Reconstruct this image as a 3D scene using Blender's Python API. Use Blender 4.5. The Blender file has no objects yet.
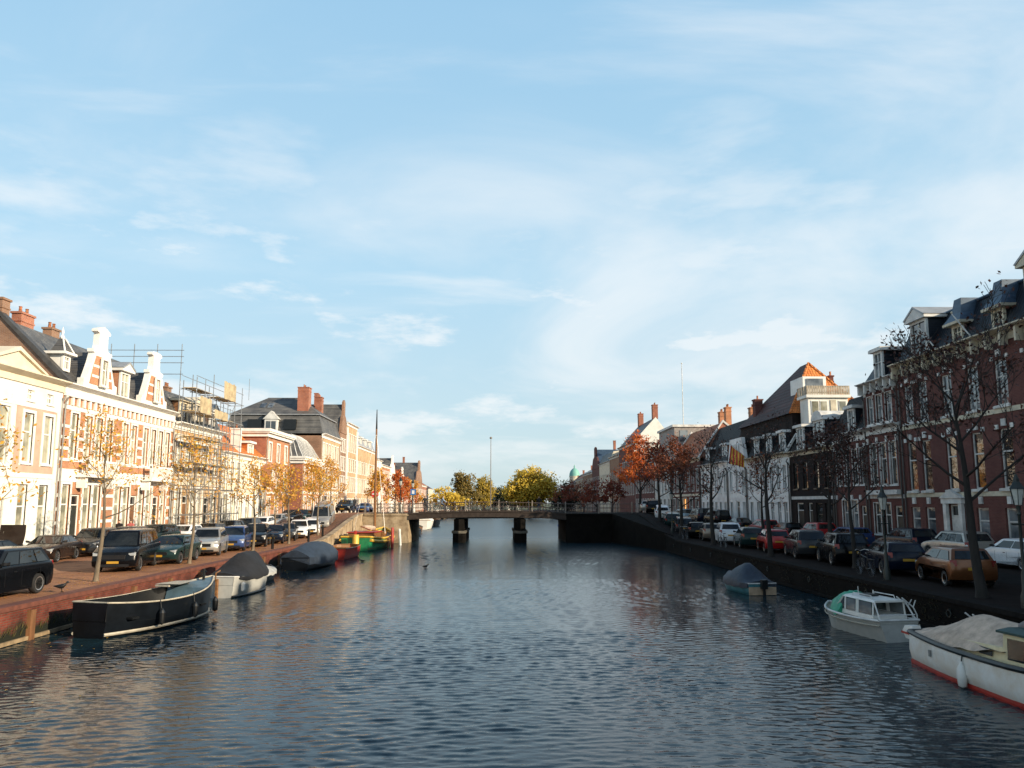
import bpy, bmesh, math, random
from mathutils import Vector, Matrix, Euler
import numpy as np
random.seed(7)
R=math.radians
S=bpy.context.scene
COL=S.collection
G=1.07            # quay level above the water
FX=25.5           # facade planes
QX=13.9           # quay walls
# ------------------------------------------------------------------ materials
def nodes(name):
    m=bpy.data.materials.new(name); m.use_nodes=True
    nt=m.node_tree; b=nt.nodes['Principled BSDF']
    return m,nt,b
def N(nt,t,**k):
    n=nt.nodes.new(t)
    for a,v in k.items(): setattr(n,a,v)
    return n
def rgba(c): return (c[0],c[1],c[2],1)
MATS={}
def mat(name,c,rough=.7,metal=0,var=.25,scale=3,bump=0,bscale=40,coat=0,spec=.5,c2=None,stretch=None):
    if name in MATS: return MATS[name]
    m,nt,b=nodes(name); L=nt.links.new
    tc=N(nt,'ShaderNodeTexCoord'); src=tc.outputs['Object']
    if stretch:
        mp=N(nt,'ShaderNodeMapping'); mp.inputs['Scale'].default_value=stretch; L(src,mp.inputs[0]); src=mp.outputs[0]
    n=N(nt,'ShaderNodeTexNoise'); n.inputs['Scale'].default_value=scale; n.inputs['Detail'].default_value=6; n.inputs['Roughness'].default_value=.65
    L(src,n.inputs['Vector'])
    r=N(nt,'ShaderNodeValToRGB')
    lo=c2 if c2 else tuple(x*(1-var) for x in c); hi=c if c2 else tuple(min(1,x*(1+var*.6)) for x in c)
    r.color_ramp.elements[0].color=rgba(lo); r.color_ramp.elements[0].position=.35
    r.color_ramp.elements[1].color=rgba(hi); r.color_ramp.elements[1].position=.65
    L(n.outputs['Fac'],r.inputs[0]); L(r.outputs[0],b.inputs['Base Color'])
    b.inputs['Roughness'].default_value=rough; b.inputs['Metallic'].default_value=metal
    b.inputs['Coat Weight'].default_value=coat; b.inputs['Specular IOR Level'].default_value=spec
    if bump:
        n2=N(nt,'ShaderNodeTexNoise'); n2.inputs['Scale'].default_value=bscale; n2.inputs['Detail'].default_value=4
        L(src,n2.inputs['Vector'])
        bp=N(nt,'ShaderNodeBump'); bp.inputs['Strength'].default_value=bump; bp.inputs['Distance'].default_value=.03
        L(n2.outputs['Fac'],bp.inputs['Height']); L(bp.outputs[0],b.inputs['Normal'])
    MATS[name]=m; return m
def brick(name,c1,c2,mortar=(.35,.31,.27),bw=.22,rh=.07,ms=.008,rough=.85,flat=False,stain=.45,bump=.4,sscale=.45,spec=.25,tide=0):
    m,nt,b=nodes(name); L=nt.links.new
    tc=N(nt,'ShaderNodeTexCoord'); sx=N(nt,'ShaderNodeSeparateXYZ'); L(tc.outputs['Object'],sx.inputs[0])
    cb=N(nt,'ShaderNodeCombineXYZ')
    if flat: L(sx.outputs[0],cb.inputs[0]); L(sx.outputs[1],cb.inputs[1])
    else:
        ad=N(nt,'ShaderNodeMath',operation='ADD'); L(sx.outputs[0],ad.inputs[0]); L(sx.outputs[1],ad.inputs[1])
        L(ad.outputs[0],cb.inputs[0]); L(sx.outputs[2],cb.inputs[1])
    br=N(nt,'ShaderNodeTexBrick'); L(cb.outputs[0],br.inputs['Vector'])
    br.inputs['Scale'].default_value=1; br.inputs['Brick Width'].default_value=bw; br.inputs['Row Height'].default_value=rh
    br.inputs['Mortar Size'].default_value=ms; br.inputs['Color1'].default_value=rgba(c1); br.inputs['Color2'].default_value=rgba(c2); br.inputs['Mortar'].default_value=rgba(mortar)
    n=N(nt,'ShaderNodeTexNoise'); n.inputs['Scale'].default_value=sscale; n.inputs['Detail'].default_value=8; n.inputs['Roughness'].default_value=.7
    L(tc.outputs['Object'],n.inputs['Vector'])
    r=N(nt,'ShaderNodeValToRGB'); r.color_ramp.elements[0].position=.3; r.color_ramp.elements[1].position=.7
    k=1-stain; r.color_ramp.elements[0].color=(k,k,k,1); r.color_ramp.elements[1].color=(1.15,1.12,1.1,1)
    L(n.outputs['Fac'],r.inputs[0])
    mx=N(nt,'ShaderNodeMix',data_type='RGBA',blend_type='MULTIPLY'); mx.inputs[0].default_value=1
    L(br.outputs['Color'],mx.inputs[6]); L(r.outputs[0],mx.inputs[7]); out=mx.outputs[2]
    if tide:   # algae and damp up to an uneven tide line
        n3=N(nt,'ShaderNodeTexNoise'); n3.inputs['Scale'].default_value=1.6; n3.inputs['Detail'].default_value=7; L(tc.outputs['Object'],n3.inputs['Vector'])
        m3=N(nt,'ShaderNodeMath',operation='MULTIPLY_ADD'); m3.inputs[1].default_value=-.9; L(n3.outputs['Fac'],m3.inputs[0]); L(sx.outputs[2],m3.inputs[2])
        r3=N(nt,'ShaderNodeMapRange',interpolation_type='SMOOTHSTEP'); r3.inputs['From Min'].default_value=tide-.62; r3.inputs['From Max'].default_value=tide-.30; L(m3.outputs[0],r3.inputs['Value'])
        m4=N(nt,'ShaderNodeMix',data_type='RGBA'); m4.inputs[6].default_value=(.014,.016,.010,1); L(r3.outputs[0],m4.inputs[0]); L(out,m4.inputs[7]); out=m4.outputs[2]
    L(out,b.inputs['Base Color'])
    b.inputs['Roughness'].default_value=rough; b.inputs['Specular IOR Level'].default_value=spec
    if bump:
        bp=N(nt,'ShaderNodeBump'); bp.inputs['Strength'].default_value=bump; bp.inputs['Distance'].default_value=.012; bp.invert=True
        L(br.outputs['Fac'],bp.inputs['Height']); L(bp.outputs[0],b.inputs['Normal'])
    MATS[name]=m; return m
def tiles(name,c1,c2,w=.25,h=.33,rough=.6,rib=.5,spec=.4):
    """roof tiles: vertical ribs along local x+y, rows along z"""
    m,nt,b=nodes(name); L=nt.links.new
    tc=N(nt,'ShaderNodeTexCoord'); sx=N(nt,'ShaderNodeSeparateXYZ'); L(tc.outputs['Object'],sx.inputs[0])
    cb=N(nt,'ShaderNodeCombineXYZ'); L(sx.outputs[0],cb.inputs[0])
    L(sx.outputs[2],cb.inputs[1])
    br=N(nt,'ShaderNodeTexBrick'); L(cb.outputs[0],br.inputs['Vector'])
    br.inputs['Scale'].default_value=1; br.inputs['Brick Width'].default_value=w; br.inputs['Row Height'].default_value=h*.7
    br.inputs['Mortar Size'].default_value=.018; br.inputs['Color1'].default_value=rgba(c1); br.inputs['Color2'].default_value=rgba(c2); br.inputs['Mortar'].default_value=rgba([x*.45 for x in c2])
    n=N(nt,'ShaderNodeTexNoise'); n.inputs['Scale'].default_value=.9; n.inputs['Detail'].default_value=8
    L(tc.outputs['Object'],n.inputs['Vector'])
    r=N(nt,'ShaderNodeValToRGB'); r.color_ramp.elements[0].position=.32; r.color_ramp.elements[1].position=.68
    r.color_ramp.elements[0].color=(.6,.6,.62,1); r.color_ramp.elements[1].color=(1.2,1.18,1.15,1); L(n.outputs['Fac'],r.inputs[0])
    mx=N(nt,'ShaderNodeMix',data_type='RGBA',blend_type='MULTIPLY'); mx.inputs[0].default_value=1
    L(br.outputs['Color'],mx.inputs[6]); L(r.outputs[0],mx.inputs[7]); L(mx.outputs[2],b.inputs['Base Color'])
    wv=N(nt,'ShaderNodeTexWave',wave_type='BANDS',bands_direction='X'); wv.inputs['Scale'].default_value=1/(w)*.314*1.0
    L(tc.outputs['Object'],wv.inputs['Vector'])
    ad=N(nt,'ShaderNodeMath',operation='SUBTRACT'); L(wv.outputs['Fac'],ad.inputs[0]); L(br.outputs['Fac'],ad.inputs[1])
    bp=N(nt,'ShaderNodeBump'); bp.inputs['Strength'].default_value=rib; bp.inputs['Distance'].default_value=.04
    L(ad.outputs[0],bp.inputs['Height']); L(bp.outputs[0],b.inputs['Normal'])
    b.inputs['Roughness'].default_value=rough; b.inputs['Specular IOR Level'].default_value=spec
    MATS[name]=m; return m
def leafmat(name,cols,trans=.35):
    m,nt,b=nodes(name); L=nt.links.new
    g=N(nt,'ShaderNodeNewGeometry'); r=N(nt,'ShaderNodeValToRGB')
    e=r.color_ramp.elements
    while len(e)<len(cols): e.new(.5)
    for i,c in enumerate(cols): e[i].position=i/(len(cols)-1); e[i].color=rgba(c)
    L(g.outputs['Random Per Island'],r.inputs[0]); L(r.outputs[0],b.inputs['Base Color'])
    b.inputs['Roughness'].default_value=.6
    tr=N(nt,'ShaderNodeBsdfTranslucent'); L(r.outputs[0],tr.inputs[0])
    ms=N(nt,'ShaderNodeMixShader'); ms.inputs[0].default_value=trans
    L(b.outputs[0],ms.inputs[1]); L(tr.outputs[0],ms.inputs[2]); L(ms.outputs[0],nt.nodes['Material Output'].inputs[0])
    MATS[name]=m; return m
def glass(name,c,c2,rough=.03,spec=.9,scale=.9,ior=1.7):
    """window glass over a curtained or dark room: uneven by room, slightly wavy old panes"""
    m,nt,b=nodes(name); L=nt.links.new
    tc=N(nt,'ShaderNodeTexCoord'); oi=N(nt,'ShaderNodeObjectInfo')
    n=N(nt,'ShaderNodeTexNoise',noise_dimensions='4D'); n.inputs['Scale'].default_value=scale; n.inputs['Detail'].default_value=3
    mu=N(nt,'ShaderNodeMath',operation='MULTIPLY'); mu.inputs[1].default_value=50; L(oi.outputs['Random'],mu.inputs[0]); L(mu.outputs[0],n.inputs['W'])
    L(tc.outputs['Object'],n.inputs['Vector'])
    r=N(nt,'ShaderNodeValToRGB'); r.color_ramp.elements[0].color=rgba(c); r.color_ramp.elements[1].color=rgba(c2)
    r.color_ramp.elements[0].position=.42; r.color_ramp.elements[1].position=.6
    L(n.outputs['Fac'],r.inputs[0]); L(r.outputs[0],b.inputs['Base Color'])
    b.inputs['Roughness'].default_value=rough; b.inputs['IOR'].default_value=ior
    n2=N(nt,'ShaderNodeTexNoise',noise_dimensions='4D'); n2.inputs['Scale'].default_value=2.2; L(tc.outputs['Object'],n2.inputs['Vector']); L(mu.outputs[0],n2.inputs['W'])
    bp=N(nt,'ShaderNodeBump'); bp.inputs['Strength'].default_value=.06; bp.inputs['Distance'].default_value=.05
    L(n2.outputs['Fac'],bp.inputs['Height']); L(bp.outputs[0],b.inputs['Normal'])
    MATS[name]=m; return m

white=mat('white_paint',(.78,.76,.71),.55,var=.12,scale=1.5)
stucco=mat('white_stucco',(.76,.74,.68),.8,var=.14,scale=.8,bump=.1)
greywhite=mat('weathered_white',(.62,.61,.58),.7,var=.3,scale=1.2)
offwhite=mat('off_white_stucco',(.78,.77,.75),.8,var=.2,scale=.7)  # plain off-white stucco, its own colour
cream=mat('cream_stucco',(.70,.62,.47),.8,var=.15,scale=.8)
pink=mat('pink_plaster',(.58,.36,.27),.85,var=.15,scale=1.2)
stone=mat('sandstone',(.66,.58,.45),.8,var=.25,scale=1.5,bump=.1)
paleyellow=mat('pale_stone_trim',(.56,.50,.38),.75,var=.3,scale=1.4)
br_orange=brick('orange_brick',(.48,.17,.07),(.56,.23,.10),(.5,.40,.30))
br_red=brick('red_brick',(.36,.10,.05),(.44,.15,.075))
br_pale=brick('buff_brick',(.52,.33,.17),(.60,.40,.22),(.55,.45,.33))
br_brown=brick('brown_brick',(.27,.13,.07),(.34,.18,.10))
br_dark=brick('dark_red_brick',(.115,.040,.036),(.150,.054,.046),(.15,.09,.075),stain=.35)
br_black=brick('near_black_brick',(.014,.008,.007),(.022,.012,.010),(.02,.015,.013))  # brick with near-black base colours
slate=tiles('grey_slate',(.10,.10,.10),(.16,.155,.145),.22,.2,.5,.35)
slate_blue=tiles('dark_blue_slate',(.012,.016,.024),(.020,.026,.036),.22,.2,.45,.3,.3)
pan_orange=tiles('orange_pantile',(.60,.17,.035),(.68,.24,.06),.25,.33,.6,.7)
pan_red=tiles('weathered_red_pantile',(.40,.11,.045),(.47,.19,.08),.25,.33,.65,.7)
pan_dark=tiles('dark_red_shade_pantile',(.045,.013,.011),(.07,.02,.015),.25,.33,.65,.6)  # dark red tile, deepened to carry shade on the orange hipped roof
pan_black=tiles('black_pantile',(.008,.008,.009),(.014,.014,.015),.25,.33,.6,.6,.2)
zinc=mat('zinc_sheet',(.33,.34,.35),.5,metal=.3,var=.2,scale=2)
lead=mat('lead_blue',(.05,.085,.13),.45,metal=.2,var=.3,scale=2.5)
copper=mat('copper_green',(.18,.42,.36),.6,var=.2)
gl_l=glass('lit_curtain_glass',(.16,.16,.12),(.42,.40,.30))
gl_d=glass('dark_room_glass',(.012,.014,.016),(.05,.05,.045),ior=2.1)
gl_b=glass('pale_blind_glass',(.05,.06,.07),(.20,.22,.23),ior=1.9)
dkwood=mat('dark_door_paint',(.03,.035,.03),.4,var=.3)
grn=mat('green_door_paint',(.03,.08,.05),.4,var=.3)
brownwood=mat('brown_wood',(.19,.09,.04),.6,var=.4,scale=4,stretch=(1,1,.2))
steel=mat('galvanised_steel',(.45,.45,.44),.4,metal=.8,var=.2)
darkmetal=mat('dark_green_iron',(.02,.027,.024),.45,metal=.2,var=.3)
blackpaint=mat('black_paint',(.008,.009,.010),.35,var=.3)
plank=mat('scaffold_plank',(.55,.40,.20),.8,var=.3,scale=4)
netting=mat('pale_sheeting',(.45,.36,.22),.8,var=.3,scale=2)
# ------------------------------------------------------------------ mesh helper
class MB:
    def __init__(s): s.v=[];s.f=[];s.m=[]
    def poly(s,pts,mi=0):
        b=len(s.v); s.v+= [tuple(p) for p in pts]; s.f.append(tuple(range(b,b+len(pts)))); s.m.append(mi)
    def box(s,x0,x1,y0,y1,z0,z1,mi=0):
        b=len(s.v)
        s.v+=[(x0,y0,z0),(x1,y0,z0),(x1,y1,z0),(x0,y1,z0),(x0,y0,z1),(x1,y0,z1),(x1,y1,z1),(x0,y1,z1)]
        for q in ((0,3,2,1),(4,5,6,7),(0,1,5,4),(1,2,6,5),(2,3,7,6),(3,0,4,7)): s.f.append(tuple(b+i for i in q)); s.m.append(mi)
    def rings(s,rs,mi=0,cap0=True,cap1=True,closed=True):
        b=len(s.v); n=len(rs[0])
        for r in rs: s.v+=[tuple(p) for p in r]
        for i in range(len(rs)-1):
            for j in range(n if closed else n-1):
                k=(j+1)%n
                s.f.append((b+i*n+j,b+i*n+k,b+(i+1)*n+k,b+(i+1)*n+j)); s.m.append(mi)
        if cap0: s.f.append(tuple(b+j for j in reversed(range(n)))); s.m.append(mi)
        if cap1: s.f.append(tuple(b+(len(rs)-1)*n+j for j in range(n))); s.m.append(mi)
    def tube(s,pts,rad,n=6,mi=0,cap=True):
        pts=[Vector(p) for p in pts]
        if not hasattr(rad,'__len__'): rad=[rad]*len(pts)
        rs=[]; pu=None
        for i,p in enumerate(pts):
            d=(pts[min(i+1,len(pts)-1)]-pts[max(i-1,0)]).normalized()
            u=pu if pu else (Vector((1,0,0)) if abs(d.x)<.9 else Vector((0,1,0)))
            u=(u-d*u.dot(d)).normalized(); pu=u; w=d.cross(u)
            rs.append([p+u*rad[i]*math.cos(2*math.pi*k/n)+w*rad[i]*math.sin(2*math.pi*k/n) for k in range(n)])
        s.rings(rs,mi,cap,cap)
    def lathe(s,prof,c=(0,0,0),n=12,mi=0,axis='z'):
        rs=[]
        for r,h in prof:
            ring=[]
            for k in range(n):
                a=2*math.pi*k/n; p=(r*math.cos(a),r*math.sin(a),h)
                if axis=='y': p=(p[0],h,p[1])
                if axis=='x': p=(h,p[0],p[1])
                ring.append((c[0]+p[0],c[1]+p[1],c[2]+p[2]))
            rs.append(ring)
        s.rings(rs,mi)
    def prism(s,poly,a0,a1,axis='y',mi=0,mi_end=None):
        """poly of (p,q): axis y -> (x,z); axis x -> (y,z); axis z -> (x,y)"""
        def P(p,q,a): return {'y':(p,a,q),'x':(a,p,q),'z':(p,q,a)}[axis]
        b=len(s.v); n=len(poly)
        s.v+=[P(p,q,a0) for p,q in poly]+[P(p,q,a1) for p,q in poly]
        for j in range(n):
            k=(j+1)%n; s.f.append((b+j,b+k,b+n+k,b+n+j)); s.m.append(mi)
        e=mi if mi_end is None else mi_end
        s.f.append(tuple(b+j for j in reversed(range(n)))); s.m.append(e)
        s.f.append(tuple(b+n+j for j in range(n))); s.m.append(e)
    def mesh(s,name,mats,smooth=None):
        me=bpy.data.meshes.new(name); me.from_pydata(s.v,[],s.f)
        if not isinstance(mats,(list,tuple)): mats=[mats]
        for m in mats: me.materials.append(m)
        if len(mats)>1: me.polygons.foreach_set('material_index',s.m)
        if s.recalc if hasattr(s,'recalc') else True:
            bm=bmesh.new(); bm.from_mesh(me)
            if len(bm.faces)<60000: bmesh.ops.recalc_face_normals(bm,faces=bm.faces)
            if smooth:
                bmesh.ops.remove_doubles(bm,verts=bm.verts,dist=1e-5)
                for f in bm.faces: f.smooth=True
                c=R(smooth)
                for e in bm.edges:
                    if len(e.link_faces)==2 and e.calc_face_angle(0)>c: e.smooth=False
            bm.to_mesh(me); bm.free()
        return me
    def build(s,name,mats,parent=None,smooth=None,loc=None):
        return link(name,s.mesh(name,mats,smooth),parent,loc)
def link(name,me,parent=None,loc=None,rz=0):
    o=bpy.data.objects.new(name,me); COL.objects.link(o)
    if parent is not None: o.parent=parent
    if loc is not None: o.location=loc
    if rz: o.rotation_euler=(0,0,rz)
    return o
def tag(o,label=None,cat=None,group=None,kind=None):
    if label: o['label']=label
    if cat: o['category']=cat
    if group: o['group']=group
    if kind: o['kind']=kind
    return o
def thing(name,label,cat,loc=(0,0,0),rz=0,group=None):
    o=bpy.data.objects.new(name,None); COL.objects.link(o); o.location=loc; o.rotation_euler=(0,0,rz)
    o.empty_display_size=.3
    return tag(o,label,cat,group)
KIDS={}
def copy_tree(o,label=None,loc=None,rz=None,group=None,mats=None):
    def cp(a,par):
        c=a.copy(); COL.objects.link(c)
        if par is not None: c.parent=par
        for ch in KIDS.get(a.name) or [x for x in a.children]: cp(ch,c)
        return c
    c=cp(o,None)
    if label: c['label']=label
    if group: c['group']=group
    if loc is not None: c.location=loc
    if rz is not None: c.rotation_euler=(0,0,rz)
    return c
def smst(t): t=max(0,min(1,t)); return t*t*(3-2*t)
def quay_z(X,Y):
    a=abs(X); off=max(0,min(3,a-14.2))*2.5
    up=smst((Y-57-off)/20); dn=1-smst((Y-86)/(24))
    fade=1-.75*smst((a-17)/8)
    return G+1.85*min(up,dn)*fade
# ------------------------------------------------------------------ houses (local frame: x along the street, y into the house, z up)
WC={}
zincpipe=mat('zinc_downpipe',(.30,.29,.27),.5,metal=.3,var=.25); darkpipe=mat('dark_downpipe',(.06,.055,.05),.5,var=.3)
def window(root,u,z0,w,h,style='sash',fm=white,pm=gl_l,trim=0,sill=True,lod=False,y=.11,arch=False):
    key=(round(w,2),round(h,2),style,fm.name,pm.name,trim,sill,lod,arch)
    if key not in WC:
        f=MB(); b=.075; d=.07
        def bar(x0,x1,za,zb,mi=0): f.box(x0,x1,0,d,za,zb,mi)
        bar(-w/2,-w/2+b,0,h); bar(w/2-b,w/2,0,h); bar(-w/2+b,w/2-b,0,b); bar(-w/2+b,w/2-b,h-b,h)
        if style in('sash','cross','tee'):
            zt=h*.62; bar(-w/2+b,w/2-b,zt-.04,zt+.04)
            if style=='cross': bar(-.025,.025,b,zt-.04); bar(-.025,.025,zt+.04,h-b)
            if style=='tee': bar(-.025,.025,zt+.04,h-b)
        if style=='grid':
            for k in (1,2): bar(-w/2+b,w/2-b,h*k/3-.02,h*k/3+.02)
            for k in range(3): bar(-.02,.02,h*k/3+(.02 if k else b),h*(k+1)/3-(.02 if k<2 else b))
        if arch:
            n=8
            for sg in (-1,1):
                pts=[(sg*w/2,h),(sg*w/2,h-w/2)]+[(sg*w/2*math.cos(a),h-w/2+w/2*math.sin(a)) for a in [math.pi/2*k/n for k in range(1,n+1)]]
                f.prism(pts,-.06,0,'y')
        if trim:
            t=trim; o=-.11-.035
            f.box(-w/2-t,-w/2,o,-.05,-.02,h+t); f.box(w/2,w/2+t,o,-.05,-.02,h+t); f.box(-w/2,w/2,o,-.05,h,h+t)
        p=MB(); p.poly([(-w/2+.02,.045,.02),(w/2-.02,.045,.02),(w/2-.02,.045,h-.02),(-w/2+.02,.045,h-.02)])
        if lod:
            f.poly([(-w/2+.02,.045,.02),(w/2-.02,.045,.02),(w/2-.02,.045,h-.02),(-w/2+.02,.045,h-.02)],1)
            if sill: f.box(-w/2-.06,w/2+.06,-.19,0,-.1,0,0)
        s=MB(); s.box(-w/2-.08,w/2+.08,-.2,.0,-.11,-.003)
        WC[key]=(f.mesh('window',[fm,pm] if lod else fm),None if lod else p.mesh('pane',pm),s.mesh('sill',fm) if sill and not lod else None)
    fme,pme,sme=WC[key]
    o=link('window',fme,root,(u,y,z0))
    if pme: link('pane',pme,o)
    if sme: link('sill',sme,o)
    return o
def facade(mb,W,z0,z1,ops,mi=0,rv=.19,x0=0,base=0):
    xs=sorted({x0,x0+W}|{round(o[0],4) for o in ops}|{round(o[1],4) for o in ops})
    zs=sorted({z0,z1}|{round(o[2],4) for o in ops}|{round(o[3],4) for o in ops})
    zs=[z for z in zs if z0<=z<=z1]
    for i in range(len(xs)-1):
        for j in range(len(zs)-1):
            cx,cz=(xs[i]+xs[i+1])/2,(zs[j]+zs[j+1])/2
            if any(o[0]<cx<o[1] and o[2]<cz<o[3] for o in ops): continue
            mb.poly([(xs[i],0,zs[j]),(xs[i+1],0,zs[j]),(xs[i+1],0,zs[j+1]),(xs[i],0,zs[j+1])],mi)
    for a,b,c,d in [o[:4] for o in ops]:
        mb.poly([(a,0,c),(a,rv,c),(a,rv,d),(a,0,d)],mi); mb.poly([(b,0,c),(b,0,d),(b,rv,d),(b,rv,c)],mi)
        mb.poly([(a,0,d),(a,rv,d),(b,rv,d),(b,0,d)],mi); mb.poly([(a,0,c),(b,0,c),(b,rv,c),(a,rv,c)],mi)
def bands(mb,W,levels,ops,pr=.035,mi=0,x0=0):
    for za,zb in levels:
        cuts=sorted([(o[0]-.02,o[1]+.02) for o in ops if o[2]<zb and o[3]>za]); x=x0
        for a,b in cuts+[(x0+W,x0+W)]:
            if a-x>.06: mb.box(x+.004,a-.004,-pr,.02,za,zb,mi)
            x=max(x,b)
def door(root,u,w,h,dm=dkwood,fm=white,ped=False,z0=.15,fan=.6):
    f=MB(); b=.1
    f.box(-w/2,-w/2+b,0,.1,0,h); f.box(w/2-b,w/2,0,.1,0,h); f.box(-w/2+b,w/2-b,0,.1,h-b,h); f.box(-w/2+b,w/2-b,0,.1,h-fan-.06,h-fan)
    if ped:
        y0=-.30
        for sg in (-1,1): f.box(sg*(w/2+.16)-.15,sg*(w/2+.16)+.15,y0,-.13,0,h+.05)
        f.box(-w/2-.4,w/2+.4,y0-.04,-.13,h+.05,h+.35)
        f.prism([(-w/2-.5,h+.35),(w/2+.5,h+.35),(0,h+.85)],y0-.1,-.13,'y')
    o=f.build('door',fm,root,loc=(u,.11,z0))
    l=MB(); l.box(-w/2+b,w/2-b,.03,.08,0,h-fan-.06)
    for k in (0,1):
        zz=.15+k*(h-fan)*.47
        l.box(-w/2+b+.12,w/2-b-.12,.015,.03,zz,zz+(h-fan)*.38)
    l.build('door_leaf',dm,o)
    p=MB(); p.poly([(-w/2+b,.05,h-fan),(w/2-b,.05,h-fan),(w/2-b,.05,h-b),(-w/2+b,.05,h-b)]); p.build('pane',gl_d,o)
    st=MB(); st.box(-w/2-.1,w/2+.1,-.5,-.11,-.15,0); st.build('doorstep',stone,o)
    return o
def cornice(root,W,z,pr=.45,h=.55,m=white,brk=0,x0=0,name='cornice'):
    c=MB()
    c.prism([(.0,z-h),(-.08,z-h),(-.08,z-h*.45),(-pr*.55,z-h*.3),(-pr,z-h*.12),(-pr,z),(0,z)],x0-.04,x0+W+.04,'x')
    if brk:
        n=int(W/brk)
        for k in range(n+1):
            x=x0+.12+k*(W-.24)/n
            c.box(x-.07,x+.07,-pr*.75,-.085,z-h-.3,z-h*.32)
    return c.build(name,m,root)
def chimney(roof,u,y,z0,z1,w=.7,d=.5,m=br_red,pots=2):
    c=MB(); c.box(u-w/2,u+w/2,y-d/2,y+d/2,z0,z1); c.box(u-w/2-.07,u+w/2+.07,y-d/2-.07,y+d/2+.07,z1,z1+.13); 
    c.box(u-w/2-.04,u+w/2+.04,y-d/2-.04,y+d/2+.04,z1-.5,z1-.4)
    for k in range(pots):
        x=u+(k-(pots-1)/2)*w/max(pots,1)
        c.lathe([(.11,z1+.1),(.085,z1+.45),(.11,z1+.5),(.1,z1+.52)],(x,y,0),8,1)
    return c.build('chimney',[m,pan_red],roof)
def roofx(root,W,prof,m,me,x0=0,name='roof'):
    r=MB(); r.prism(prof,x0,x0+W,'x',0,1); return r.build(name,[m,me],root)
def dormer(root,u,y,z0,w,h,dep,kind='ped',m=white,rm=slate_blue,pm=gl_d,cheek=None,style='sash'):
    d=MB(); cheek=cheek or m
    # front frame posts + cheeks, at depth y (front) to y+dep
    d.box(-w/2,-w/2+.16,0,.14,0,h); d.box(w/2-.16,w/2,0,.14,0,h); d.box(-w/2+.16,w/2-.16,0,.14,0,.16); d.box(-w/2+.16,w/2-.16,0,.14,h-.16,h)
    d.box(-.03,.03,.04,.12,.16,h-.16); d.box(-w/2+.16,-.03,.04,.12,h*.6,h*.6+.06); d.box(.03,w/2-.16,.04,.12,h*.6,h*.6+.06)
    d.box(-w/2+.02,-w/2+.1,.14,dep,0,h-.02,1); d.box(w/2-.1,w/2-.02,.14,dep,0,h-.02,1)
    o=.22
    if kind=='ped':
        d.box(-w/2-o,w/2+o,-o,dep,h,h+.18)
        d.prism([(-w/2-o,h+.18),(w/2+o,h+.18),(0,h+.18+w*.33)],-o,dep+.5,'y',0)
        d.prism([(-w/2-o-.05,h+.2),(-w/2-o+.05,h+.14),(0,h+.16+w*.33),(w/2+o-.05,h+.14),(w/2+o+.05,h+.2),(0,h+.3+w*.33)],-o-.05,dep+.5,'y',2)
    elif kind=='flat':
        d.box(-w/2-o,w/2+o,-o,dep+.2,h,h+.2); d.box(-w/2-o+.05,w/2+o-.05,-o+.05,dep+.2,h+.203,h+.25,2)
    elif kind=='hood':   # bell shaped hipped hood
        rs=[]
        for k,(e,zz) in enumerate([(.3,0),(.16,.22),(-.0,.5),(-.1,.95),(-.16,1.35)]):
            rs.append([(-w/2-e,-e,h+.15+zz),(w/2+e,-e,h+.15+zz),(w/2+e*.6,dep+.4,h+.15+zz),(-w/2-e*.6,dep+.4,h+.15+zz)])
        d.rings(rs,2); d.box(-w/2-.32,w/2+.32,-.32,dep,h,h+.15)
    elif kind=='spire':
        d.box(-w/2-.25,w/2+.25,-.25,dep,h,h+.15)
        d.rings([[(-w/2-.12,-.12,h+.15),(w/2+.12,-.12,h+.15),(w/2+.12,w,h+.15),(-w/2-.12,w,h+.15)],[(-.12,w/2-.12,h+1.0),(.12,w/2-.12,h+1.0),(.12,w/2+.12,h+1.0),(-.12,w/2+.12,h+1.0)]],2)
        for sx in(-1,1): d.tube([(sx*(w/2+.12),-.12,h+.17),(sx*.12,w/2-.12,h+1.02)],.05,5)
        d.lathe([(.1,h+.95),(.16,h+1.1),(.05,h+1.25),(.09,h+1.4),(.01,h+1.75)],(0,w/2,0),8)
    elif kind=='arch':
        n=8; pts=[(-w/2-.12,h)]+[((w/2+.12)*math.cos(a),h+(w*.42)*math.sin(a)) for a in [math.pi-math.pi*k/n for k in range(1,n)]]+[(w/2+.12,h)]
        d.prism(pts,-.12,dep,'y',0)
    ob=d.build('dormer',[m,cheek,rm],root,loc=(u,y,z0))
    p=MB(); p.poly([(-w/2+.16,.1,.16),(w/2-.16,.1,.16),(w/2-.16,.1,h-.16),(-w/2+.16,.1,h-.16)]); p.build('pane',pm,ob)
    return ob
def even(W,n,m=0): 
    s=(W-2*m)/n; return [m+s*(k+.5) for k in range(n)]
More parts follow.
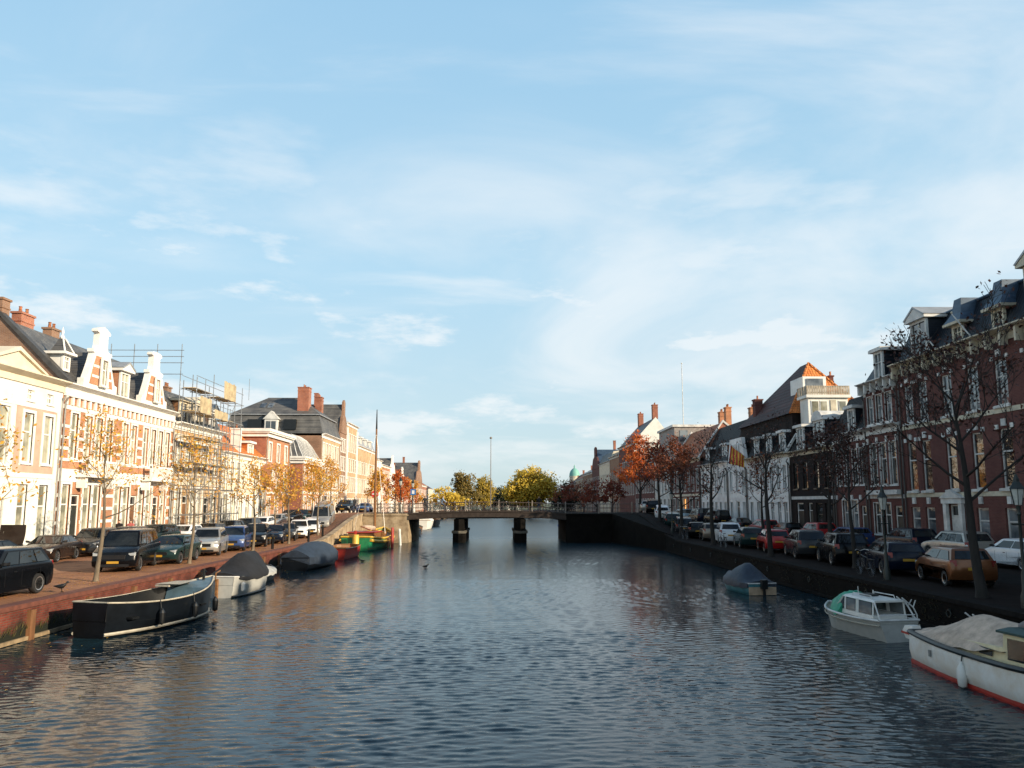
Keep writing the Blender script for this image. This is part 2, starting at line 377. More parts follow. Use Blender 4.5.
def house(name,label,side,Y0,Y1,zc,wm,rows,doors=(),D=10,X=FX,group=None,bandz=(),bandm=white,lod=False,wallm2=None,sides=True,fm=white,pm=gl_l,plinth=stone,extra_ops=(),cat='house'):
    """zc absolute cornice height; rows: (z0,z1,xs,w,style,trim) absolute heights"""
    W=Y1-Y0
    loc,rz=((-X,Y0,G),R(90)) if side=='L' else ((X,Y1,G),R(-90))
    root=thing(name,label,cat,loc,rz,group)
    ops=[]
    for r in rows:
        for x in r[2]: ops.append((x-r[3]/2,x+r[3]/2,r[0]-G,r[1]-G))
    for d in doors: ops.append((d[0]-d[1]/2,d[0]+d[1]/2,.15,.15+d[2]))
    h=zc-G; w=MB()
    facade(w,W,0,h,ops+list(extra_ops))
    for x in (0,W): w.poly([(x,0,0),(x,D,0),(x,D,h),(x,0,h)],1)
    w.poly([(0,D,0),(W,D,0),(W,D,h),(0,D,h)],1); w.poly([(0,0,h),(W,0,h),(W,D,h),(0,D,h)],1)
    w.build('wall',[wm,wallm2 or wm],root)
    if bandz:
        b=MB(); bands(b,W,[(a-G,c-G) for a,c in bandz],ops); b.build('stone_trim',bandm,root)
    if plinth and not lod:
        b=MB(); bands(b,W,[(0,.45)],ops,.05); b.build('plinth',plinth,root)
    for r in rows:
        for x in r[2]: window(root,x,r[0]-G,r[3],r[1]-r[0],r[4] if len(r)>4 else 'sash',fm,r[6] if len(r)>6 else pm,r[5] if len(r)>5 else 0,True,lod,arch=len(r)>7 and r[7])
    for d in doors: door(root,d[0],d[1],d[2],*(d[3:] if len(d)>3 else ()))
    if not lod:
        for x in (.12,W-.14):
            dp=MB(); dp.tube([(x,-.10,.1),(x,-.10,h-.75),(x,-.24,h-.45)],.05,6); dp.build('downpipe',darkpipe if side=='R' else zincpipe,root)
    return root
# ------------------------------------------------------------------ LEFT ROW
def Z(z): return z-G
def lin(a,b,n): return [a+(b-a)*k/(n-1) for k in range(n)]
# A white villa -----------------------------------------------------
A0=26.0
r=house('white_house','white stucco house with pink first floor, left of the banded brick gabled house','L',A0,43.15,10.6,stucco,
  [(6.15,8.85,[40.25-A0,42.0-A0],.82,'sash',.16),(1.9,5.0,[40.15-A0,41.95-A0],.82,'sash',.1),(6.0,9.0,[29-A0,32.2-A0,35.2-A0,38.1-A0],1.2,'sash',.1,gl_l,True),
   (1.9,5.0,[29-A0,32.2-A0,35.2-A0],1.0,'sash',.1),(9.55,10.1,[40.25-A0,42.0-A0],.6,'cross',0)],
  doors=[(38.1-A0,1.2,3.0,grn)],D=10,bandz=[(5.35,5.6),(9.15,9.4)],sides=True)
W=43.15-A0
p=MB(); facade(p,3.95,Z(5.62),Z(9.13),[(40.25-A0-.59,40.25-A0+.59,Z(6.0),Z(9.03)),(42.0-A0-.59,42.0-A0+.59,Z(6.0),Z(9.03))],x0=W-4.0,rv=.001)
for k in range(len(p.v)): p.v[k]=(p.v[k][0],p.v[k][1]-.012,p.v[k][2])
p.build('pink_plaster_field',pink,r)
q=MB(); 
for x in (W-4.35,W-.3): q.box(x-.16,x+.16,-.06,.02,Z(1.1),Z(9.9))
q.build('pilaster',stucco,r)
cornice(r,W,Z(11.0),.5,.62,cream)
p=MB(); u=38.3-A0
p.prism([(u-2.4,Z(11.0)),(u+2.4,Z(11.0)),(u,Z(11.95))],-.35,.6,'y')
p.prism([(u-2.6,Z(11.02)),(u-2.3,Z(11.02)),(u,Z(11.9)),(u+2.3,Z(11.02)),(u+2.6,Z(11.02)),(u,Z(12.12))],-.5,.65,'y')
p.build('pediment',cream,r)
rf=MB(); rf.prism([(-.1,Z(11.0)),(2.2,Z(11.9)),(9,Z(11.9)),(10,Z(11.0))],0,W-.02,'x'); rf.build('roof',zinc,r)
# B banded renaissance pair ------------------------------------------
B0,B1=43.2,58.0; W=B1-B0
bx=[1.35,2.9,4.1,5.3,7.4,8.6,10.35,11.5,12.65,13.8]
r=house('gabled_brick_house','orange brick house banded with white stone, two tall shaped gables, beside the white stucco house','L',B0,B1,10.6,br_orange,
  [(6.65,9.35,bx,.72,'sash',.13),(2.0,5.1,[.95,3.2,4.3,6.9,8.0,10.2,11.3],.85,'sash',.14),(2.0,5.1,[13.6],.8,'sash',.14)],
  doors=[(2.05,.95,3.3,dkwood),(9.15,1.0,3.3,brownwood),(12.5,.95,3.3,dkwood)],D=11,
  bandz=[(1.9,2.15),(2.75,2.95),(3.55,3.75),(4.35,4.55),(5.25,6.0),(6.45,6.62),(7.1,7.28),(7.75,7.93),(8.4,8.58),(9.5,9.75)])
r_B=r
c=MB()
for k in range(24):   # arcade frieze under the cornice
    x=.25+k*(W-.5)/23
    c.box(x-.1,x+.1,-.12,-.002,Z(9.76),Z(10.25))
c.box(0,W,-.16,-.002,Z(10.25),Z(10.42)); c.build('frieze',white,r)
cornice(r,W,Z(11.0),.5,.56,white)
for u,w in ((3.5,3.6),(11.5,3.4)):
    b=MB()
    b.box(u-w/2,u+w/2,-.8,-.04,Z(5.55),Z(5.8))
    b.box(u-w/2,u+w/2,-.8,-.7,Z(6.45),Z(6.6))
    n=int(w/.22)
    for k in range(n+1): 
        x=u-w/2+.05+k*(w-.1)/n; b.box(x-.04,x+.04,-.78,-.72,Z(5.8),Z(6.45))
    for s_ in(-1,1):
        b.box(u+s_*(w/2-.1)-.1,u+s_*(w/2-.1)+.1,-.82,-.68,Z(5.8),Z(6.75)); b.box(u+s_*(w/2-.3)-.12,u+s_*(w/2-.3)+.12,-.6,-.04,Z(4.9),Z(5.55))
    b.build('balcony',white,r)
# main roof: ridge along the street, brick party gable at the near end
rf=roofx(r,W-.4,[(-.05,Z(11.0)),(4.2,Z(14.95)),(5.0,Z(14.95)),(11.2,Z(10.6))],slate,br_brown,.4)
g=MB(); g.prism([(0.1,Z(10.6)),(0.1,Z(11.1)),(4.1,Z(15.05)),(5.1,Z(15.05)),(11,Z(10.8))],0,.38,'x'); g.build('party_gable',br_brown,r)
g=MB(); g.prism([(-.3,Z(10.95)),(-.3,Z(11.15)),(4.05,Z(15.28)),(5.15,Z(15.28)),(11.1,Z(11.05)),(11.1,Z(10.81)),(5.1,Z(15.06)),(4.1,Z(15.06)),(.1,Z(11.1))],-.12,.42,'x'); g.build('verge',darkpipe,r)
chimney(rf,.35,4.6,Z(14.9),Z(16.0),.7,1.2,br_brown,0)
chimney(rf,3.2,4.8,Z(14.9),Z(15.8),1.3,.6,br_red,2)
chimney(rf,6.2,4.8,Z(14.9),Z(15.55),.9,.6,br_brown,2)
for u,hh in ((3.55,0),(10.9,-.15)):
    g=MB(); a=Z(11.02)
    def prof(e):
        L=[(1.95,0),(1.95,.55),(1.62,.62),(1.45,1.0),(1.18,1.6),(1.0,2.15),(.95,2.3),(1.1,2.35),(1.1,2.55),(.62,2.6),(.52,2.9),(.5,3.4),(.5,3.65),(.78,3.72),(.78,3.85),(.6,3.95),(.0,4.15+hh)]
        return [(u+x*e,a+z) for x,z in L]+[(u-x*e,a+z) for x,z in reversed(L[:-1])]
    g.prism(prof(1),-.2,.2,'y')
    g.build('shaped_gable',white,r)
    k=MB(); 
    k.prism([(u-1.35,a+.3),(u+1.35,a+.3),(u+1.1,a+1.2),(u+.75,a+2.15),(u-.75,a+2.15),(u-1.1,a+1.2)],-.225,-.19,'y'); k.build('brick_panel',br_orange,r)
    k=MB()
    for z_ in (.75,1.4): k.box(u-1.3+z_*.22,u+1.3-z_*.22,-.245,-.226,a+z_,a+z_+.16)
    k.build('stone_trim',white,r)
    o=window(r,u,a+.35,.66,1.6,'sash',white,gl_l,.12,True,y=-.30)
    x=MB(); x.prism([(u-1.7,a),(u+1.7,a),(u,a+2.5)],.2,4.0,'y'); x.build('roof',slate,r)
dormer(r,7.25,.15,Z(11.05),1.25,1.85,3.0,'ped',white,zinc,gl_l,cheek=br_orange)
dormer(r,1.35,.75,Z(11.9),.75,1.0,1.4,'spire',white,slate,gl_d)
# C scaffolded house -------------------------------------------------
C0,C1=58.05,67.95; W=C1-C0
r=house('ornate_house','ornate pale stone and brick house being repaired behind scaffolding','L',C0,C1,9.9,br_pale,
  [(6.4,8.9,[1.2,2.8,4.9,6.4,8.6],.9,'cross',.15),(2.2,5.2,[1.3,4.2,5.6,8.6],1.0,'cross',.15)],
  doors=[(2.8,1.1,3.4,brownwood),(7.1,1.0,3.3,dkwood)],bandz=[(1.9,2.1),(3.0,3.2),(5.4,6.1),(7.3,7.5),(9.1,9.5)],bandm=stone)
cornice(r,W,Z(10.35),.6,.6,white)
rf=roofx(r,W,[(0,Z(10.35)),(1.2,Z(12.9)),(4,Z(13.4)),(8,Z(13.2)),(10.2,Z(10.0))],slate,br_brown)
dormer(r,1.9,.1,Z(10.36),1.6,1.8,2.5,'flat',cream,zinc,gl_d,cheek=brownwood)
dormer(r,5.0,.1,Z(10.36),1.5,2.0,2.5,'arch',stone,zinc,gl_d)
dormer(r,8.0,.1,Z(10.36),1.3,1.7,2.3,'ped',white,zinc,gl_d,cheek=br_orange)
b=MB(); a0=4.9   # arched stone bay over the entrance
n=14
for rr in (1.55,1.25,.95):
    pts=[(a0+rr*math.cos(math.pi*k/n),Z(5.6)+rr*1.25*math.sin(math.pi*k/n)) for k in range(n+1)]+[(a0+(rr-.16)*math.cos(math.pi*k/n),Z(5.6)+(rr-.16)*1.25*math.sin(math.pi*k/n)) for k in reversed(range(n+1))]
    b.prism(pts,-.25-.05*rr,-.02,'y')
b.build('arch_surround',stone,r)
chimney(rf,9.3,5,Z(12.2),Z(14.4),.8,.6,br_brown,2)
# scaffolding on and above it
s=thing('scaffolding','steel tube scaffolding with plank decks and pale sheeting round the ornate house under repair','scaffolding',(-FX,C0,G),R(90))
random.seed(3)
top=Z(14.3)
xs=[-.4,1.3,3.0,4.7,6.4,8.1,9.8]
for x in xs:
    for y in (-1.75,-.72):
        t=MB(); t.tube([(x,y,0),(x,y,top-random.uniform(0,2.0)+(.8 if random.random()<.3 else 0))],.035,5); t.build('upright',steel,s)
lev=[Z(3.1),Z(5.1),Z(7.1),Z(9.1),Z(11.1),Z(12.9)]
l=MB()
for z in lev:
    for y in (-1.79,-.68):
        l.tube([(-.6,y,z),(10.1,y,z)],.03,5)
        if z>Z(4): l.tube([(-.6,y,z+1.0),(10.1,y,z+1.0)],.025,5)
    for x in xs: l.tube([(x+.05,-1.95,z-.04),(x+.05,-.5,z-.04)],.028,5)
l.build('ledger',steel,s)
b=MB()
for k in range(5): b.tube([(xs[k],-1.84,lev[k]),(xs[k+1],-1.84,lev[min(k+1,5)])],.025,5); b.tube([(xs[6-k],-1.84,lev[k]),(xs[5-k],-1.84,lev[min(k+1,5)])],.025,5)
b.build('diagonal_brace',steel,s)
for i,z in enumerate(lev[2:]):
    for k in range(5):
        if (i+k)%6==5: continue
        p=MB(); 
        for j in range(4): p.box(xs[k]-.1,xs[k+1]-.13,-1.72+j*.25,-1.5+j*.25,z+.03+.004*(j%2),z+.075+.004*(j%2))
        p.build('plank_deck',plank,s)
for (x0,x1,z0,z1,y) in ((5.1,8.0,Z(12.9),Z(14.4),-1.87),(3.2,6.3,Z(11.0),Z(11.7),-1.88),(.2,2.6,Z(11.1),Z(12.4),-1.87)):
    p=MB(); n=8
    rs=[[(x0+(x1-x0)*k/n,y+.05*math.sin(k*1.7),z0),(x0+(x1-x0)*k/n,y+.05*math.sin(k*1.7+1),z1+.06*math.sin(k*2.3))] for k in range(n+1)]
    for k in range(n): p.poly([rs[k][0],rs[k+1][0],rs[k+1][1],rs[k][1]])
    p.build('sheeting',netting,s)
# roof edge rail over the gabled house
s=thing('roof_edge_scaffold','thin tube guard rail scaffold rising above the roof behind the second shaped gable','scaffolding',(-FX,B0,G),R(90))
for y in (-.5,1.4,3.2,5.0):
    t=MB(); t.tube([(14.3,y,Z(11.2)),(14.3,y,Z(16.4))],.035,5); t.build('upright',steel,s)
t=MB()
for z in (Z(15.9),Z(15.4),Z(14.9),Z(14.0)): t.tube([(14.26,-.7,z),(14.26,5.2,z)],.03,5)
t.build('ledger',steel,s)
# D low house with orange roof ------------------------------------------
D0,D1=68.0,80.9; W=D1-D0
r=house('orange_roofed_house','low cream house with steep orange roof, between scaffolding and flat topped brick house','L',D0,D1,8.4,cream,
  [(5.9,7.9,even(W,7,.4),.95,'cross',.14),(1.9,4.8,[1.6,3.6,5.6,7.6,9.6,11.6],1.1,'tee',.14)],doors=[(.65,.9,3.2,dkwood),(12.5,.7,3.2,dkwood)],bandz=[(5.0,5.5)],bandm=stone)
cornice(r,W,Z(8.75),.5,.5,white)
p=MB()
for x in (2.6,4.6,6.6,8.6,10.6): p.box(x-.28,x+.28,-.12,-.002,0,Z(4.98))
p.build('pilaster',white,r)
rf=roofx(r,W-.3,[(-.1,Z(8.75)),(3.6,Z(12.1)),(8.2,Z(8.4))],pan_orange,cream,.15)
chimney(rf,5.4,.6,Z(9.0),Z(11.2),.5,.9,white,1)
dormer(r,8.9,.25,Z(8.9),1.6,1.2,2,'flat',white,zinc,gl_l,cheek=pan_orange)
w=MB(); w.box(D1-D0-1.0,D1-D0-.02,-.9,-.01,Z(5.7),Z(8.1)); w.build('wall',br_orange,r)
window(r,D1-D0-.5,Z(6.2),.6,1.4,'sash',white,gl_l,.1,True,y=-.98)
# E flat topped brick house -------------------------------------------
E0,E1=81.0,90.0; W=E1-E0
r=house('cube_brick_house','flat topped orange brick house with deep white cornice, right of the orange roof','L',E0,E1,11.6,br_orange,
  [(8.6,10.6,[1.5,4.5,7.5],.9,'sash',.2),(5.6,7.9,[1.5,4.5,7.5],.95,'sash',.2),(2.0,4.6,[1.5,4.4],1.1,'sash',.16)],doors=[(7.4,1.0,3.2,dkwood)],D=6,bandz=[(5.0,5.25)],wallm2=br_red)
c=MB(); c.box(-.5,W+.5,-.5,6.5,Z(11.6),Z(11.75)); c.box(-.25,W+.25,-.25,6.2,Z(11.2),Z(11.6)); c.box(-.6,W+.6,-.6,6.6,Z(11.75),Z(12.05)); c.build('cornice',white,r)
rf=MB(); rf.box(-.4,W+.4,-.4,6.4,Z(12.05),Z(12.1)); rf.build('roof',zinc,r)
# G corner house with ribbed mansard ----------------------------------
G0,G1=96.2,105.4; W=G1-G0
r=house('mansard_corner_house','small orange brick corner house with ribbed grey mansard roof, past the flat topped brick house','L',G0,G1,9.5,br_orange,
  [(6.3,8.6,even(W,4,.5),.9,'sash',.15),(2.0,4.8,even(W,4,.5),1.0,'sash',.15)],D=6.5,bandz=[(5.2,5.5)],wallm2=br_red)
c=MB(); c.box(-.4,W+.4,-.4,6.9,Z(9.5),Z(9.75)); c.box(-.2,W+.2,-.2,6.7,Z(9.1),Z(9.5)); c.box(-.5,W+.5,-.5,7,Z(9.75),Z(10.0)); c.build('cornice',white,r)
rf=MB()
rs=[]
for e,z in ((0,0),(.55,.9),(1.0,1.8),(1.6,2.6),(2.3,3.1)): rs.append([(e,e,Z(10.0)+z),(W-e,e,Z(10.0)+z),(W-e,6.5-e,Z(10.0)+z),(e,6.5-e,Z(10.0)+z)])
rf.rings(rs)
rfo=rf.build('roof',slate,r)
rb=MB()
for k in range(11):
    f=k/10
    rb.tube([(e+(W-2*e)*f,e-.02,Z(10.0)+z) for e,z in ((0,0),(.55,.9),(1.0,1.8),(1.6,2.6),(2.3,3.1))],.06,5)
    if k<10: rb.tube([(e-.02,e+(6.5-2*e)*k/9,Z(10.0)+z) for e,z in ((0,0),(.55,.9),(1.0,1.8),(1.6,2.6),(2.3,3.1))],.06,5)
rb.build('roof_rib',greywhite,rfo)
sw=MB(); 
# side windows facing down the canal
for (yy,z0,h) in ((3.2,Z(5.9),2.5),):
    sw.box(-.06,-.003,yy-.75,yy+.75,z0,z0+h); sw.box(-.075,-.061,yy-.62,yy-.05,z0+.12,z0+h-.12,1); sw.box(-.075,-.061,yy+.05,yy+.62,z0+.12,z0+h-.12,1)
sw.build('side_window',[brownwood,gl_d],r)
# H big mansion set behind --------------------------------------------
H0,H1=106.0,118.0; W=H1-H0
r=house('mansion','large mansion with broad grey slate roof and brick chimneys behind the ribbed roof','L',H0,H1,13.6,br_pale,
  [(10.2,12.6,even(W,6,.5),.9,'sash',.18),(6.2,9.0,even(W,6,.5),1.0,'sash',.18),(2.0,5.0,even(W,6,.5),1.1,'sash',.18)],D=14,wallm2=br_brown,bandz=[(5.3,5.7),(9.4,9.7)])
cornice(r,W,Z(13.9),.6,.6,white)
rf=MB()
def ring(e,z): return [(e,e,Z(z)),(W-e,e,Z(z)),(W-e,14-e,Z(z)),(e,14-e,Z(z))]
rf.rings([ring(-.2,13.9),ring(.7,16.6)],1); rf.rings([ring(.45,16.62),ring(.45,16.75)],2); rf.rings([ring(.5,16.76),ring(4.6,19.6),ring(4.7,19.7)],0)
rfo=rf.build('roof',[slate,slate,zinc],r)
chimney(rfo,2.0,3.2,Z(16.5),Z(20.7),1.5,1.6,br_red,2); chimney(rfo,8.5,2.6,Z(16.5),Z(20.2),1.2,1.0,br_red,2)
# dormer and rooflights on the slope that faces down the canal
d=MB(); yy=7.2
d.box(-.45,1.2,yy-.9,yy+.9,Z(13.95),Z(15.9)); d.prism([(yy-1.15,Z(15.9)),(yy+1.15,Z(15.9)),(yy,Z(17.1))],-.55,1.6,'x',0)
d.build('dormer',[greywhite,slate],r)
d=MB(); d.box(-.47,-.452,yy-.7,yy-.06,Z(14.3),Z(15.6)); d.box(-.47,-.452,yy+.06,yy+.7,Z(14.3),Z(15.6)); d.build('dormer_window',gl_d,r)
for yy,w in ((9.6,1.0),(4.6,.9)):
    d=MB(); d.box(-.25,1.0,yy-w,yy+w,Z(14.4),Z(15.9)); d.build('roof_hatch_dormer',[blackpaint],r)
for yy in (8.2,9.3):
    d=MB(); d.prism([(2.0,Z(17.84)),(2.1,Z(17.96)),(3.2,Z(18.72)),(3.1,Z(18.58))],yy-.4,yy+.4,'y')
    # prism axis y gives (x,z); profile lies on the near slope
    d.build('rooflight',gl_b,r)
t=MB(); t.tube([(2.5,11.5,Z(19)),(2.5,11.5,Z(22.2))],.04,5); t.build('aerial',steel,r)
# I far left row --------------------------------------------------------
random.seed(11)
def far_house(side,name,label,Y0,Y1,zc,wm,roof,zr,rm,n,lv,group=None,X=FX,D=9,gable=False,nch=1,cm=white,pm=gl_l,fm=white):
    W=Y1-Y0; rows=[]
    for z0,z1 in lv: rows.append((z0,z1,even(W,n,.35),min(1.05,W/n*.55),'sash',.12 if side=='L' else .08,pm))
    r=house(name,label,side,Y0,Y1,zc,wm,rows,D=D,X=X,lod=True,plinth=None,group=group,fm=fm)
    if roof!='gable': cornice(r,W,Z(zc+.35),.45,.5,cm)
    if roof=='ridge': rf=roofx(r,W,[(-.1,Z(zc+.35)),(D/2,Z(zr)),(D+.1,Z(zc+.2))],rm,wm)
    elif roof=='mansard': rf=roofx(r,W,[(0,Z(zc+.35)),(1.0,Z(zc+.35+(zr-zc)*.75)),(D/2,Z(zr)),(D-1,Z(zc+.35+(zr-zc)*.75)),(D,Z(zc+.2))],rm,wm)
    elif roof=='flat': rf=roofx(r,W,[(.2,Z(zc+.35)),(.4,Z(zr)),(D-.2,Z(zr)),(D-.1,Z(zc+.2))],rm,wm)
    else:
        g=MB(); g.prism([(0,Z(zc)),(W,Z(zc)),(W*.8,Z(zc+(zr-zc)*.5)),(W*.62,Z(zc+(zr-zc)*.6)),(W*.62,Z(zr)),(W*.5,Z(zr+.4)),(W*.38,Z(zr)),(W*.38,Z(zc+(zr-zc)*.6)),(W*.2,Z(zc+(zr-zc)*.5))],-.1,.25,'y'); g.build('front_gable',cm if gable else wm,r)
        rf=MB(); rf.prism([(0.05,Z(zc)),(W-.05,Z(zc)),(W/2,Z(zr-.3))],.25,D,'y'); rf=rf.build('roof',rm,r)
    for k in range(nch):
        chimney(rf,W*(.2+.6*random.random()) if nch==1 else W*(.08+.84*k),D*.5,Z(zr-.6),Z(zr+1.1+random.random()*.5),.8,.6,br_red,0)
    return r
lv3=[(2.0,4.7),(5.8,8.3),(9.2,11.4)]
r=far_house('L','tall_gabled_house','narrow brown brick house with tall pinnacled gable beside the large slate roof',118.1,122.8,15.2,br_brown,'gable',20.3,slate,3,lv3+[(12.2,14.3)],cm=stone)
r=far_house('L','cornice_house','pale tall house with heavy white cornice, second house past the large mansion',122.9,132.0,17.0,br_pale,'flat',17.8,zinc,5,lv3+[(12.6,15.6)])
p=MB()
for x in (.3,8.8): p.box(x-.35,x+.35,-.2,-.003,0,Z(16.5))
p.build('pilaster',white,r)
r=far_house('L','buff_brick_house','long buff brick house with white cornice and grey dormers, left of the sailing barge mast',132.1,151.5,13.9,br_pale,'mansard',17.0,zinc,9,lv3)
for u in (5,10,15): dormer(r,u,.2,Z(14.3),1.5,1.6,2,'flat',white,zinc,gl_d)
r=far_house('L','white_fronted_house','white fronted house with plain parapet behind the sailing barge mast',151.6,160.0,12.6,stucco,'flat',13.2,zinc,4,lv3)
r=far_house('L','orange_brick_house','orange brick house with low roof just right of the sailing barge mast',160.1,172.5,11.9,br_orange,'ridge',14.5,slate,6,lv3[:2]+[(9.0,11)])
r=far_house('L','white_neck_gable_house','white neck gabled house right of the sailing barge mast',172.6,180.5,11.0,white,'gable',14.9,slate,3,lv3[:2]+[(8.9,10.5)],gable=True)
fl=[(180.6,190,10.6,br_pale,'ridge',13.2,pan_red,'buff house with weathered red roof, right of the white neck gable'),
(190.1,199,9.4,stucco,'gable',13.0,pan_red,'low white gabled house behind the lamp post at the near end of the bridge'),
(199.1,213,10.0,br_red,'ridge',13.5,pan_red,'far red brick house with red roof, third beyond the white neck gable'),
(213.1,226,9.2,stucco,'ridge',12.4,slate,'far pale house with slate roof over the left half of the bridge rail'),
(226.1,244,10.4,br_brown,'gable',17.0,slate,'far brown house with a tall pointed slate roof above the bridge rail'),
(244.1,262,9.5,br_red,'ridge',12.5,pan_red,'last but one red roofed house on the left bank before the trees'),
(262.1,285,8.8,cream,'ridge',11.8,pan_dark,'last cream house on the left bank before the golden trees')]
for a,b,zc,wm,rt,zr,rm,lab in fl:
    far_house('L','canal_house',lab,a,b,zc,wm,rt,zr,rm,max(3,int((b-a)/2.4)),lv3[:2],cm=white)
# ------------------------------------------------------------------ RIGHT ROW (local x=0 is the far end)
# R1 mansion
M0,M1=13.0,46.4; W=M1-M0
mx=[1.0,2.55,5.0,7.35,9.6,11.9,14.2,16.5,18.8,21.1,23.4,25.7,28,30.3,32.3]
gx=[1.0,2.55,7.35,9.6,14.2,16.5,18.8,21.1,25.7,28,32.3]
r=house('brick_mansion','long dark red brick mansion with white string courses, pedimented doors and blue slate mansard','R',M0,M1,12.2,br_dark,
  [(8.95,11.3,mx,.98,'cross',0,gl_b),(4.75,7.75,mx,.98,'sash',0,gl_d),(1.95,3.75,gx,.98,'sash',0,gl_b)],
  doors=[(5.0,1.1,2.7,greywhite,greywhite,True),(11.9,1.1,2.7,greywhite,paleyellow,True),(23.4,1.1,2.7,dkwood,greywhite,True)],D=11,
  bandz=[(4.35,4.6),(8.55,8.8),(1.75,1.92)],bandm=paleyellow,fm=greywhite,plinth=mat('plinth_stone',(.20,.15,.14),.8,var=.3))
cornice(r,W,Z(12.75),.65,.6,paleyellow,brk=1.12)
t=MB()   # keystones, window heads, consoles under the first string course
for x in mx:
    for zz in (11.45,7.88): t.box(x-.16,x+.16,-.09,-.003,Z(zz),Z(zz)+.36); 
    for s_ in(-1,1):
        t.box(x+s_*.58-.12,x+s_*.58+.12,-.07,-.003,Z(7.75),Z(7.98)); t.box(x+s_*.58-.1,x+s_*.58+.1,-.07,-.003,Z(11.3),Z(11.5))
for x in gx: t.box(x-.14,x+.14,-.1,-.003,Z(3.95),Z(4.33))
for x in mx: t.box(x-.6,x+.6,-.14,-.036,Z(4.6),Z(4.73)); t.box(x-.6,x+.6,-.12,-.036,Z(8.8),Z(8.92))
t.build('keystone_trim',greywhite,r)
rf=roofx(r,W,[(-.05,Z(12.75)),(1.15,Z(15.2)),(5.5,Z(15.6)),(9.9,Z(15.2)),(11.1,Z(12.6))],slate_blue,br_dark)
rc=MB(); rc.tube([(0,1.12,Z(15.25)),(W,1.12,Z(15.25))],.09,6); rc.build('ridge_roll',lead,rf)
dormer(r,2.75,-.1,Z(12.76),1.75,2.25,2.6,'ped',greywhite,zinc,gl_d,cheek=slate_blue)
for u in (6.2,9.6,17.6,21.2): dormer(r,u,.1,Z(12.76),.95,1.15,1.8,'hood',paleyellow,lead,gl_d,cheek=slate_blue)
dormer(r,13.1,-.1,Z(12.76),2.3,2.6,2.6,'ped',paleyellow,zinc,gl_d,cheek=slate_blue)
dormer(r,26,-.1,Z(12.76),2.3,2.6,2.6,'ped',greywhite,zinc,gl_d,cheek=slate_blue)
for u in (4.9,8.1): 
    f=thing('flag_pole','bare pale flagpole slanting off the brick mansion roof edge beside the pedimented dormer' if u<6 else 'bare pale flagpole slanting out between the two blue hooded dormers of the mansion','flagpole',(FX-.3,M1-u,12.7))
    q=MB(); q.tube([(0,0,0),(-.55,.75,1.55)],[.045,.03],6); q.build('pole',greywhite,f); q=MB(); q.lathe([(.01,0),(.06,.04),(.06,.1),(.01,.14)],(-.55,.75,1.55),8); q.build('finial',paleyellow,f); q=MB(); q.box(-.02,.4,-.09,.09,-.18,.05); q.build('bracket',darkmetal,f)
# rows nearer than the frame: their shade falls across the water
far_house('R','brick_house','brick house at the near end of the right bank, beyond the frame',-4,12.9,12.4,br_dark,'mansard',15.4,slate_blue,7,[(2,4.2),(5,8),(9,11.2)])
far_house('R','brick_house','brick house behind the camera on the right bank',-30,-4.1,11.6,br_dark,'ridge',15.2,slate_blue,10,[(2,4.2),(5,8),(9,11.2)])
# R2b three storey brick
r=house('narrow_brick_house','narrow three storey dark brick house with tripled windows, left of the long mansion','R',46.5,51.0,11.8,br_dark,
  [(9.35,11.25,[.85,2.05,3.25],.78,'tee',.04,gl_b),(5.2,8.0,[.9,2.15,3.4],.85,'sash',.04,gl_d),(1.95,4.0,[1.0,2.3],.9,'sash',.05,gl_d)],
  doors=[(3.6,.9,2.6,dkwood,greywhite,False)],D=9,bandz=[(4.3,4.55)],bandm=greywhite,fm=greywhite)
t=MB()
for x in (.25,1.5,2.75,4.0): t.box(x-.1,x+.1,-.09,-.003,Z(8.0),Z(8.4)); t.box(x-.1,x+.1,-.09,-.003,Z(11.3),Z(11.75))
t.box(.3,4.2,-.35,-.037,Z(4.55),Z(4.85)); t.build('stone_trim',greywhite,r)
cornice(r,4.5,Z(12.2),.6,.45,greywhite,brk=.9); cornice(r,4.5,Z(9.15),.5,.55,greywhite,name='balcony_band')
rf=roofx(r,4.5,[(0,Z(12.2)),(1.5,Z(14.3)),(7,Z(14.3)),(9,Z(12))],slate_blue,br_dark)
dormer(r,2.3,-.05,Z(12.22),1.15,1.9,2.2,'flat',greywhite,zinc,gl_b,cheek=slate_blue)
chimney(rf,.5,4,Z(14),Z(15.3),.6,.6,br_dark,1)
# R2a two storey with mansard
r=house('dormered_brick_house','two storey dark brick house with black mansard, left of the narrow three storey house','R',51.1,56.1,8.45,br_dark,
  [(5.3,7.85,[.75,2.0,3.3,4.4],.72,'sash',.06,gl_d),(1.8,4.2,[1.5,2.9],.95,'sash',.08,gl_b)],doors=[(4.2,.9,2.6,dkwood,greywhite,False)],D=9,bandm=greywhite,fm=greywhite)
t=MB()
for x in (.15,1.35,2.6,3.9,4.85):
    for z in (7.9,4.25): t.box(x-.12,x+.12,-.09,-.003,Z(z),Z(z)+.32)
t.build('stone_trim',greywhite,r)
cornice(r,5,Z(9.1),.55,.7,greywhite)
rf=roofx(r,5,[(0,Z(9.1)),(1.4,Z(11.9)),(4.5,Z(12.4)),(9,Z(9))],pan_black,br_dark)
dormer(r,2.9,.05,Z(9.12),1.0,1.7,1.9,'flat',greywhite,zinc,gl_b,cheek=slate_blue)
chimney(rf,4.7,3.6,Z(11.5),Z(13.3),.6,.6,br_dark,1)
